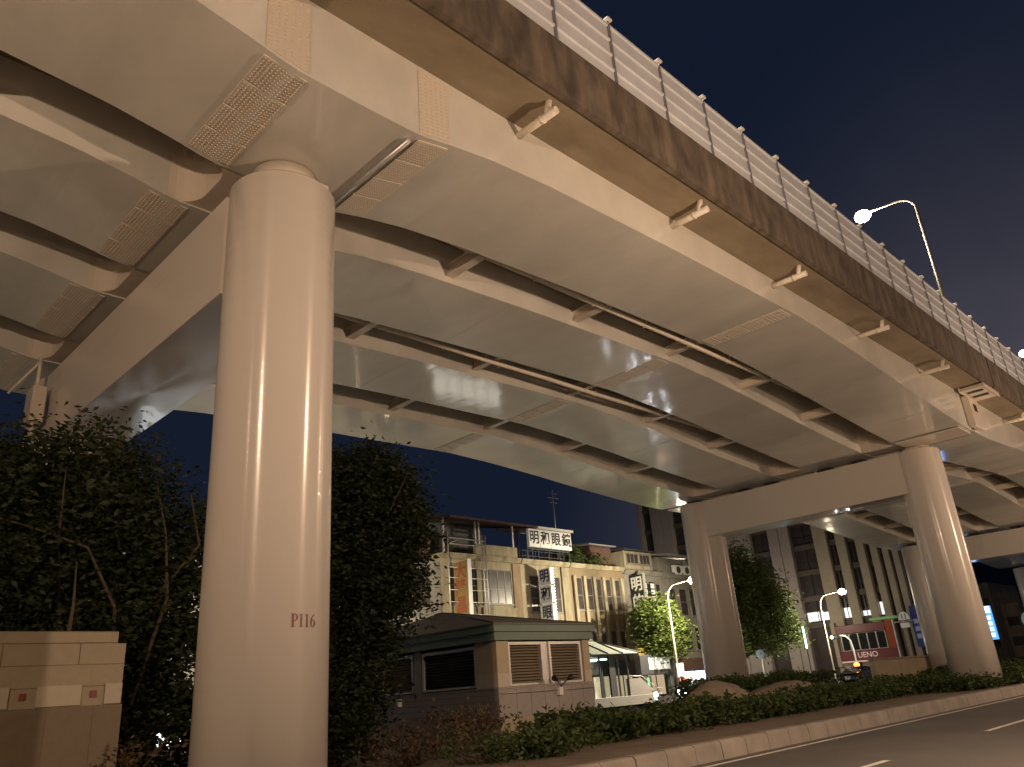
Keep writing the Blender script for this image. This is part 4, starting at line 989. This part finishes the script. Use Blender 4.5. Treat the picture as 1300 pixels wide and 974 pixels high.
for a_, b_ in bays:
    for z in np.arange(8.0, 44, 3.55):
        mb = MB(); mb.box(XT-.02, XT+.298, a_+.03, b_-.03, z-.75, z-.02); mb.build('spandrel', M['bay_sp'], tb)
        if b_-a_ > 1: 
            f = MB(); f.box(XT+.1, XT+.298, (a_+b_)/2-.05, (a_+b_)/2+.05, z-.018, z+2.78); f.box(XT+.15, XT+.297, a_+.05, b_-.05, z+1.0, z+1.06); f.build('window_frame', M['dark_steel'], tb)
for a_, b_, z0, z1 in ((50.95, 52.7, 8.15, 9.35), (49.6, 50.75, 8.15, 9.2), (46.35, 47.4, 8.1, 9.4), (43.8, 44.9, 8.1, 8.75), (42.0, 42.5, 7.5, 9.6)):
    mb = MB(); mb.box(XT+.12, XT+.14, a_, b_, z0, z1); mb.build('lit_window', M['lit_win'], tb)
# its red shop front
M['red_sign'] = emit('dull_red_sign', (.5, .10, .12), .02, (.17, .04, .045))
M['orange_sign'] = emit('orange_red_sign', (.8, .12, .02), .04, (.26, .045, .012))
M['pink_text'] = emit('pink_lettering', (.9, .7, .6), .22, (.7, .5, .45))
rs = thing('red_restaurant', (109.2, 45, .8), 'dull red shop front with the word UENO across its lower band', 'restaurant')
mb = MB(); mb.bbox(108.8, 109.48, 42.1, 48.7, 6.0, 7.1, .05); mb.build('upper_sign', M['red_sign'], rs)
mb = MB(); mb.bbox(108.8, 109.48, 42.0, 48.5, 2.6, 3.85, .05); mb.build('lower_sign', M['red_sign'], rs)
text_part('lettering', 'UENO', .95, M['pink_text'], rs, frame_text((108.79, 45.0, 3.22), '-x'), .006, .01, 1.0)
mb = MB(); mb.box(109.2, 109.3, 42.2, 48.4, 3.86, 5.99); mb.build('shop_window', M['glass'], rs)
mb = MB()
for y in (42.3, 43.5, 44.7, 45.9, 47.1, 48.2): mb.box(109.08, 109.19, y-.06, y+.06, 3.92, 5.93)
mb.box(109.07, 109.19, 42.2, 48.3, 5.93, 5.99); mb.box(109.07, 109.19, 42.2, 48.3, 3.86, 3.92)
mb.build('window_frame', M['alu'], rs)
mb = MB(); mb.box(108.75, 109.48, 42.0, 48.6, 2.42, 2.59); mb.build('light_strip', M['pink_text'], rs)
mb = MB(); mb.bbox(109.0, 109.48, 48.75, 49.35, 2.0, 7.6, .05); mb.build('side_pier', M['beige_p'], rs)
bs = thing('blade_sign', (109.0, 41.6, 5.0), 'orange red vertical sign right of the red shop front, under a green canopy', 'sign')
mb = MB(); mb.bbox(108.7, 108.95, 41.0, 42.0, 3.8, 7.2, .03); mb.build('sign_face', M['orange_sign'], bs)
mb = MB(); mb.bbox(108.7, 108.95, 41.0, 42.0, 2.6, 3.76, .03); mb.build('foot_panel', M['red_sign'], bs)
mb = MB(); mb.box(108.68, 108.97, 40.9, 40.99, 2.6, 7.2); mb.build('sign_edge', M['white_lit'], bs)
mb = MB(); mb.box(108.96, 109.5, 41.4, 41.6, 4, 7); mb.build('bracket', M['dark_steel'], bs)
M['green_canopy'] = emit('green_canopy_edge', (.35, .6, .25), .18, (.15, .3, .12))
gc = tag(MB().bbox(108.2, 109.48, 40.4, 43.6, 7.3, 7.62, .04).build('canopy', M['green_canopy'], offset=(108.8, 42, 7.4)), 'small green canopy above the orange red vertical sign', 'canopy')
rd = thing('round_sign', (108.6, 39.3, 7.0), 'white half round sign reading 11 on a pole arm above a small plate', 'sign')
mb = MB(); prof = [(39.3+.72*math.cos(R(a)), 6.95+.98*math.sin(R(a))) for a in range(0, 181, 12)]; mb.prism(prof, 0, 108.45, 108.6); mb.build('sign_face', M['white_lit'], rd)
text_part('lettering', '11', .85, M['spandrel'], rd, frame_text((108.44, 39.3, 7.35), '-x'), .004, .02)
mb = MB(); mb.box(108.5, 108.6, 38.3, 40.6, 6.72, 6.84); mb.build('arm', M['alu'], rd)
mb = MB(); mb.bbox(108.45, 108.6, 38.8, 39.9, 6.0, 6.6, .03); mb.build('lower_plate', M['white_lit'], rd)
mb = MB(); mb.box(108.61, 109.5, 39.2, 39.4, 6.74, 6.82); mb.build('bracket', M['alu'], rd)
M['navy'] = emit('navy_sign', (.03, .05, .16), .15, (.02, .03, .10))
nv = thing('blade_sign', (109, 38.2, 5.0), 'tall navy vertical sign at the right corner of the tall building', 'sign')
mb = MB(); mb.bbox(108.9, 109.2, 37.55, 38.6, 3.6, 8.6, .03); mb.build('sign_face', M['navy'], nv)
M['grey_lit'] = emit('grey_mark', (.4, .42, .6), .12, (.2, .2, .3)); mb = MB()
for z in (6.4, 5.5, 4.6): mb.box(108.885, 108.897, 37.8, 38.35, z, z+.55)
mb.build('sign_block', M['grey_lit'], nv)
mb = MB(); mb.box(109.2, 109.45, 38.42, 38.55, 4, 8); mb.build('bracket', M['dark_steel'], nv)

# low wall, distant building, tower, pole signs beyond the right column
lw = thing('low_wall', (69, 25.7, gz(69)+B0), 'low concrete wall beneath the viaduct near the distant pier', 'wall')
mb = MB(); mb.bbox(62.5, 82, 25.55, 25.9, .3, 2.1, .03); mb.build('wall', M['k_low'], lw)
mb = MB(); mb.bbox(62.4, 82.1, 25.48, 25.97, 2.103, 2.25, .03); mb.build('coping', M['kerb'], lw)
db = thing('distant_building', (132, 33, .8), 'pale stepped building beyond the right column', 'building')
for (y0, y1, z, dx) in ((33.5, 36.8, 11.5, 0), (31.2, 33.45, 8.6, 3), (29.0, 31.15, 6.2, 6)):
    MB().box(126+dx, 140+dx, y0, y1, .4, z).build('wall', M['plaster'], db)
    for zz in np.arange(3, z-1, 2.6):
        MB().box(125.95+dx, 125.995+dx, y0+.4, y1-.4, zz, zz+1.2).build('window', M['glass_b'], db)
dt = thing('glass_tower', (220, 40, 1), 'dark blue glass tower in the far distance at right', 'building')
M['tower'] = mat('tower_glass', (.03, .045, .11), .3, var=.3, vscale=.2)
MB().box(210, 240, 22, 62, 1, 52).build('wall', M['tower'], dt)
mb = MB()
for y in np.arange(23, 62, 3): mb.box(209.8, 209.99, y-.12, y+.12, 1, 52)
mb.build('mullion', M['dark_steel'], dt)
M['neon'] = emit('neon_blue', (.03, .25, 1.0), 1.8); M['neon_w'] = emit('neon_white', (.6, .85, 1), 2.5)
ne = thing('neon_sign', (100, 27.4, .85), 'bright blue vertical neon sign on a post right of the right column', 'sign')
mb = MB(); mb.bbox(99.9, 100.2, 26.95, 27.9, 3.5, 7.0, .04); mb.build('sign_face', M['neon'], ne)
mb = MB(); mb.box(99.88, 99.897, 27.05, 27.8, 6.3, 6.95)
for z in (5.6, 5.0, 4.4, 3.8): mb.box(99.88, 99.897, 27.15, 27.7, z, z+.36)
mb.build('white_block', M['neon_w'], ne)
mb = MB(); mb.tube([(100.1, 27.8, .8), (100.1, 27.8, 9.6)], .10, 8); mb.build('post', M['galv'], ne)
mb = MB(); mb.tube([(99.95, 27.93, 7.05), (99.95, 27.93, 9.4)], .06, 8); mb.build('cyan_tube', emit('neon_cyan', (.1, .9, .9), 14), ne)
def disc_sign(x, y, z, r, ztop, label, m):
    t = thing('round_sign', (x, y, gz(x)+.1), label, 'sign', 'round signs on poles')
    MB().tube([(x, y, gz(x)), (x, y, ztop)], .07, 8).build('post', M['galv'], t)
    MB().tube([(x-.09, y, z), (x-.13, y, z)], r, 24).build('disc', m, t)
    return t
disc_sign(63.1, 34.9, 3.3, .36, 3.7, 'round blue traffic sign on a pole under the large round tree', mat('blue_disc', (.25, .38, .55), .4))
disc_sign(112, 26.2, 5.6, 1.0, 6.6, 'large pale round sign on a white pole far right', emit('pale_disc', (.5, .6, .55), .12, (.5, .6, .55)))
M['led'] = emit('blue_white_tube', (.35, .75, 1), 16)
ls = thing('light_pole', (57.5, 28.05, .5), 'thin vertical blue white light tube in the dark under the large tree', 'light tube')
MB().tube([(57.45, 28.05, 3.25), (57.45, 28.05, 4.75)], .045, 8).build('tube', M['led'], ls)
MB().tube([(57.55, 28.1, .3), (57.55, 28.1, 4.75)], .035, 8).build('post', M['dark_steel'], ls)
ts = thing('traffic_signal', (82, 35.2, gz(82)+.14), 'traffic signal showing red on a curved mast arm', 'traffic light')
MB().tube([(82, 35.2, .5), (82, 35.2, 3.4), (81.9, 35.3, 4.3), (81.6, 35.6, 4.75), (81.3, 36.2, 4.85)], .09, 8).build('mast', M['galv'], ts)
sb = MB().bbox(81.1, 81.35, 36.0, 37.1, 4.5, 4.95, .04).build('signal_head', M['black'], ts)
MB().tube([(81.09, 36.75, 4.72), (81.06, 36.75, 4.72)], .17, 16).build('red_lens', emit('red_lens', (1, .06, .05), 6), sb)
MB().tube([(81.09, 36.35, 4.72), (81.06, 36.35, 4.72)], .15, 16).build('dark_lens', M['dark_steel'], sb)
# pole plates on the lit lamp post
sp = thing('sign_plate', (50.6, 34.9, 1.9), 'white and orange plate strapped to the street lamp by the lit tree', 'sign')
MB().bbox(50.55, 51.45, 34.76, 34.80, 1.95, 2.9, .01).build('plate', M['white'], sp)
MB().bbox(50.75, 52.0, 34.70, 34.74, 1.55, 1.9, .01).build('amber_panel', emit('amber_led', (1, .25, .04), 1.6), sp)
# advertising column with green light
ac = thing('light_column', (51.8, 38.6, .4), 'pale column with a green light strip under the lit tree', 'advertising column')
MB().bbox(51.4, 52.5, 38.5, 39.0, .3, 2.2, .04).build('casing', M['white'], ac)
MB().box(51.9, 52.15, 38.47, 38.497, .5, 2.1).build('green_strip', emit('green_strip', (.1, .8, .25), 1.6), ac)

# ------------------------------------------------------------------ vehicles on the far road
M['car_dark'] = mat('car_paint_dark', (.02, .022, .026), .25, coat=1, coat_r=.03)
M['car_silver'] = mat('car_paint_silver', (.35, .35, .36), .3, metal=.5, coat=1, coat_r=.03)
M['tyre'] = mat('tyre', (.015, .015, .015), .85)
M['head'] = emit('headlight', (.92, .95, 1), 60); M['tail'] = emit('tail_light', (1, .05, .03), 4); M['amber'] = emit('amber_lamp', (1, .22, .01), 10)
def car(x, y, dirn, body, label, amber=False, beams=True):
    t = thing('car', (x, y, gz(x)), label, 'car', 'cars on the far road'); z = gz(x); s = dirn
    prof = [(-2.1, .45), (-2.15, .75), (-1.95, .95), (-1.3, 1.02), (-.75, 1.42), (.55, 1.47), (1.35, 1.05), (2.0, .92), (2.15, .72), (2.15, .42), (1.9, .28), (-1.9, .28)]
    mb = MB(); secs = [(-.86, .93), (-.80, 1.0), (.80, 1.0), (.86, .93)]; n = len(prof); vs = []
    for yy, k in secs:
        for px_, pz in prof:
            tum = .12*max(0, pz-.95)/.5
            vs.append((x+s*px_*(.985 if k < 1 else 1), y+yy*(1-tum*1.4), z+pz*(k if pz > .6 else 1)))
    fs = [(i*n+k, i*n+(k+1) % n, (i+1)*n+(k+1) % n, (i+1)*n+k) for i in range(3) for k in range(n)]
    mb.add(vs, fs+[tuple(range(n-1, -1, -1)), tuple(range(3*n, 4*n))]); mb.build('body', body, t)
    mb = MB()
    for sy in (-1, 1):
        q = [(-1.1, 1.03), (-.68, 1.36), (.5, 1.40), (1.1, 1.06)]
        mb.add([(x+s*a_, y+sy*(.872-.14*(b_-.95)), z+b_) for a_, b_ in q], [(0, 1, 2, 3)])
    mb.add([(x+s*1.37, y-.70, z+1.06), (x+s*1.37, y+.70, z+1.06), (x+s*.60, y+.64, z+1.455), (x+s*.60, y-.64, z+1.455)], [(0, 1, 2, 3)])
    mb.add([(x-s*1.33, y-.70, z+1.04), (x-s*1.33, y+.70, z+1.04), (x-s*.80, y+.64, z+1.42), (x-s*.80, y-.64, z+1.42)], [(0, 1, 2, 3)])
    mb.build('glazing', M['glass'], t)
    for px_ in (-1.3, 1.35):
        for sy in (-1, 1):
            w_ = MB().tube([(x+s*px_, y+sy*.70, z+.31), (x+s*px_, y+sy*.885, z+.31)], .31, 18).build('wheel', M['tyre'], t)
            MB().tube([(x+s*px_, y+sy*.884, z+.31), (x+s*px_, y+sy*.893, z+.31)], .19, 14).build('rim', M['alu'], w_)
    for sy in (-1, 1):
        MB().sphere((x+s*2.1, y+sy*.62, z+.68), .13, 10, 6, (.7, 1.4, .8)).build('headlight', M['head'] if beams else M['glass'], t)
        MB().sphere((x-s*2.09, y+sy*.65, z+.82), .11, 8, 6, (.6, 1.4, .8)).build('tail_light', M['tail'], t)
    if amber: MB().sphere((x, y, z+1.58), .24, 14, 8, (.8, 1, .8)).build('roof_lamp', M['amber'], t)
    return t
car(49.6, 31.6, -1, M['car_dark'], 'dark car with glaring white headlights near the foot of the far column')
car(72.6, 31.2, -1, M['car_dark'], 'dark car with a glowing amber lamp on its roof', True, False)
car(80.5, 31.8, -1, M['car_silver'], 'silver car behind the one with the amber roof lamp', False, True)

# motor scooter with a rider
M['cloth'] = mat('dark_clothes', (.02, .022, .028), .85); M['skin'] = mat('skin', (.45, .28, .19), .6); M['scoot'] = mat('scooter_white', (.55, .58, .62), .3, coat=.8)
def scooter(x, y, z, label):
    t = thing('motor_scooter', (x, y, z), label, 'scooter')
    for px_ in (-.6, .6):
        MB().tube([(x+px_, y-.05, z+.24), (x+px_, y+.05, z+.24)], .24, 16).build('wheel', M['tyre'], t)
    MB().prism([(x-.2, z+.28), (x+.85, z+.3), (x+.9, z+.62), (x+.55, z+.76), (x+.1, z+.70), (x-.05, z+.36), (x-.28, z+.36), (x-.42, z+1.0), (x-.52, z+1.0), (x-.52, z+.5), (x-.40, z+.32)], 1, y-.16, y+.16).build('body', M['scoot'], t)
    MB().bbox(x+.02, x+.80, y-.14, y+.14, z+.72, z+.82, .04).build('seat', M['black'], t)
    MB().tube([(x-.46, y-.32, z+1.02), (x-.50, y, z+1.06), (x-.46, y+.32, z+1.02)], .02, 8).build('handlebar', M['dark_steel'], t)
    MB().sphere((x-.58, y, z+.80), .09, 10, 6).build('headlight', M['head'], t)
    return t
scooter(43.0, 31.0, gz(43), 'white motor scooter with bright headlight before the station entrance')
scooter(48.7, 33.2, gz(48), 'white motor scooter ridden past the billboard')
def rider(x, y, z, label):
    J = [(.30, 0, .90, .15), (.22, 0, 1.15, .14), (.12, 0, 1.40, .155), (.10, 0, 1.52, .06), (.08, 0, 1.66, .10), (.07, 0, 1.76, .09),
         (.28, .10, .90, .10), (-.12, .14, .88, .075), (-.10, .14, .46, .055), (-.20, .14, .40, .04),
         (.28, -.10, .90, .10), (-.12, -.14, .88, .075), (-.10, -.14, .46, .055), (-.20, -.14, .40, .04),
         (.12, .20, 1.40, .06), (-.06, .26, 1.16, .05), (-.38, .28, 1.07, .04), (.12, -.20, 1.40, .06), (-.06, -.26, 1.16, .05), (-.38, -.28, 1.07, .04)]
    E_ = [(0, 1), (1, 2), (2, 3), (3, 4), (4, 5), (0, 6), (6, 7), (7, 8), (8, 9), (0, 10), (10, 11), (11, 12), (12, 13), (2, 14), (14, 15), (15, 16), (2, 17), (17, 18), (18, 19)]
    me = bpy.data.meshes.new('person'); me.from_pydata([(a_, b_, c_) for a_, b_, c_, r_ in J], E_, []); me.update()
    o = bpy.data.objects.new('person', me); COL.objects.link(o); o.location = (x, y, z)
    md = o.modifiers.new('skin', 'SKIN'); sk = me.skin_vertices[0].data
    for i, (_, _, _, r_) in enumerate(J): sk[i].radius = (r_, r_); sk[i].use_root = (i == 0)
    ss = o.modifiers.new('sub', 'SUBSURF'); ss.levels = 2; ss.render_levels = 2
    bpy.context.view_layer.update()
    m2 = bpy.data.meshes.new_from_object(o.evaluated_get(bpy.context.evaluated_depsgraph_get()))
    o.modifiers.clear(); o.data = m2; m2.materials.clear(); m2.materials.append(M['cloth'])
    for p in m2.polygons: p.use_smooth = True
    tag(o, label, 'person')
    h = MB().sphere((x+.07, y, z+1.72), .145, 14, 10, (1.05, 1, 1)).build('helmet', M['white'], o)
    MB().sphere((x-.03, y, z+1.66), .085, 10, 8, (.7, .9, 1.1)).build('face', M['skin'], o)
    return o
rider(48.7, 33.2, gz(48), 'person in dark clothes and pale helmet seated on a white scooter')
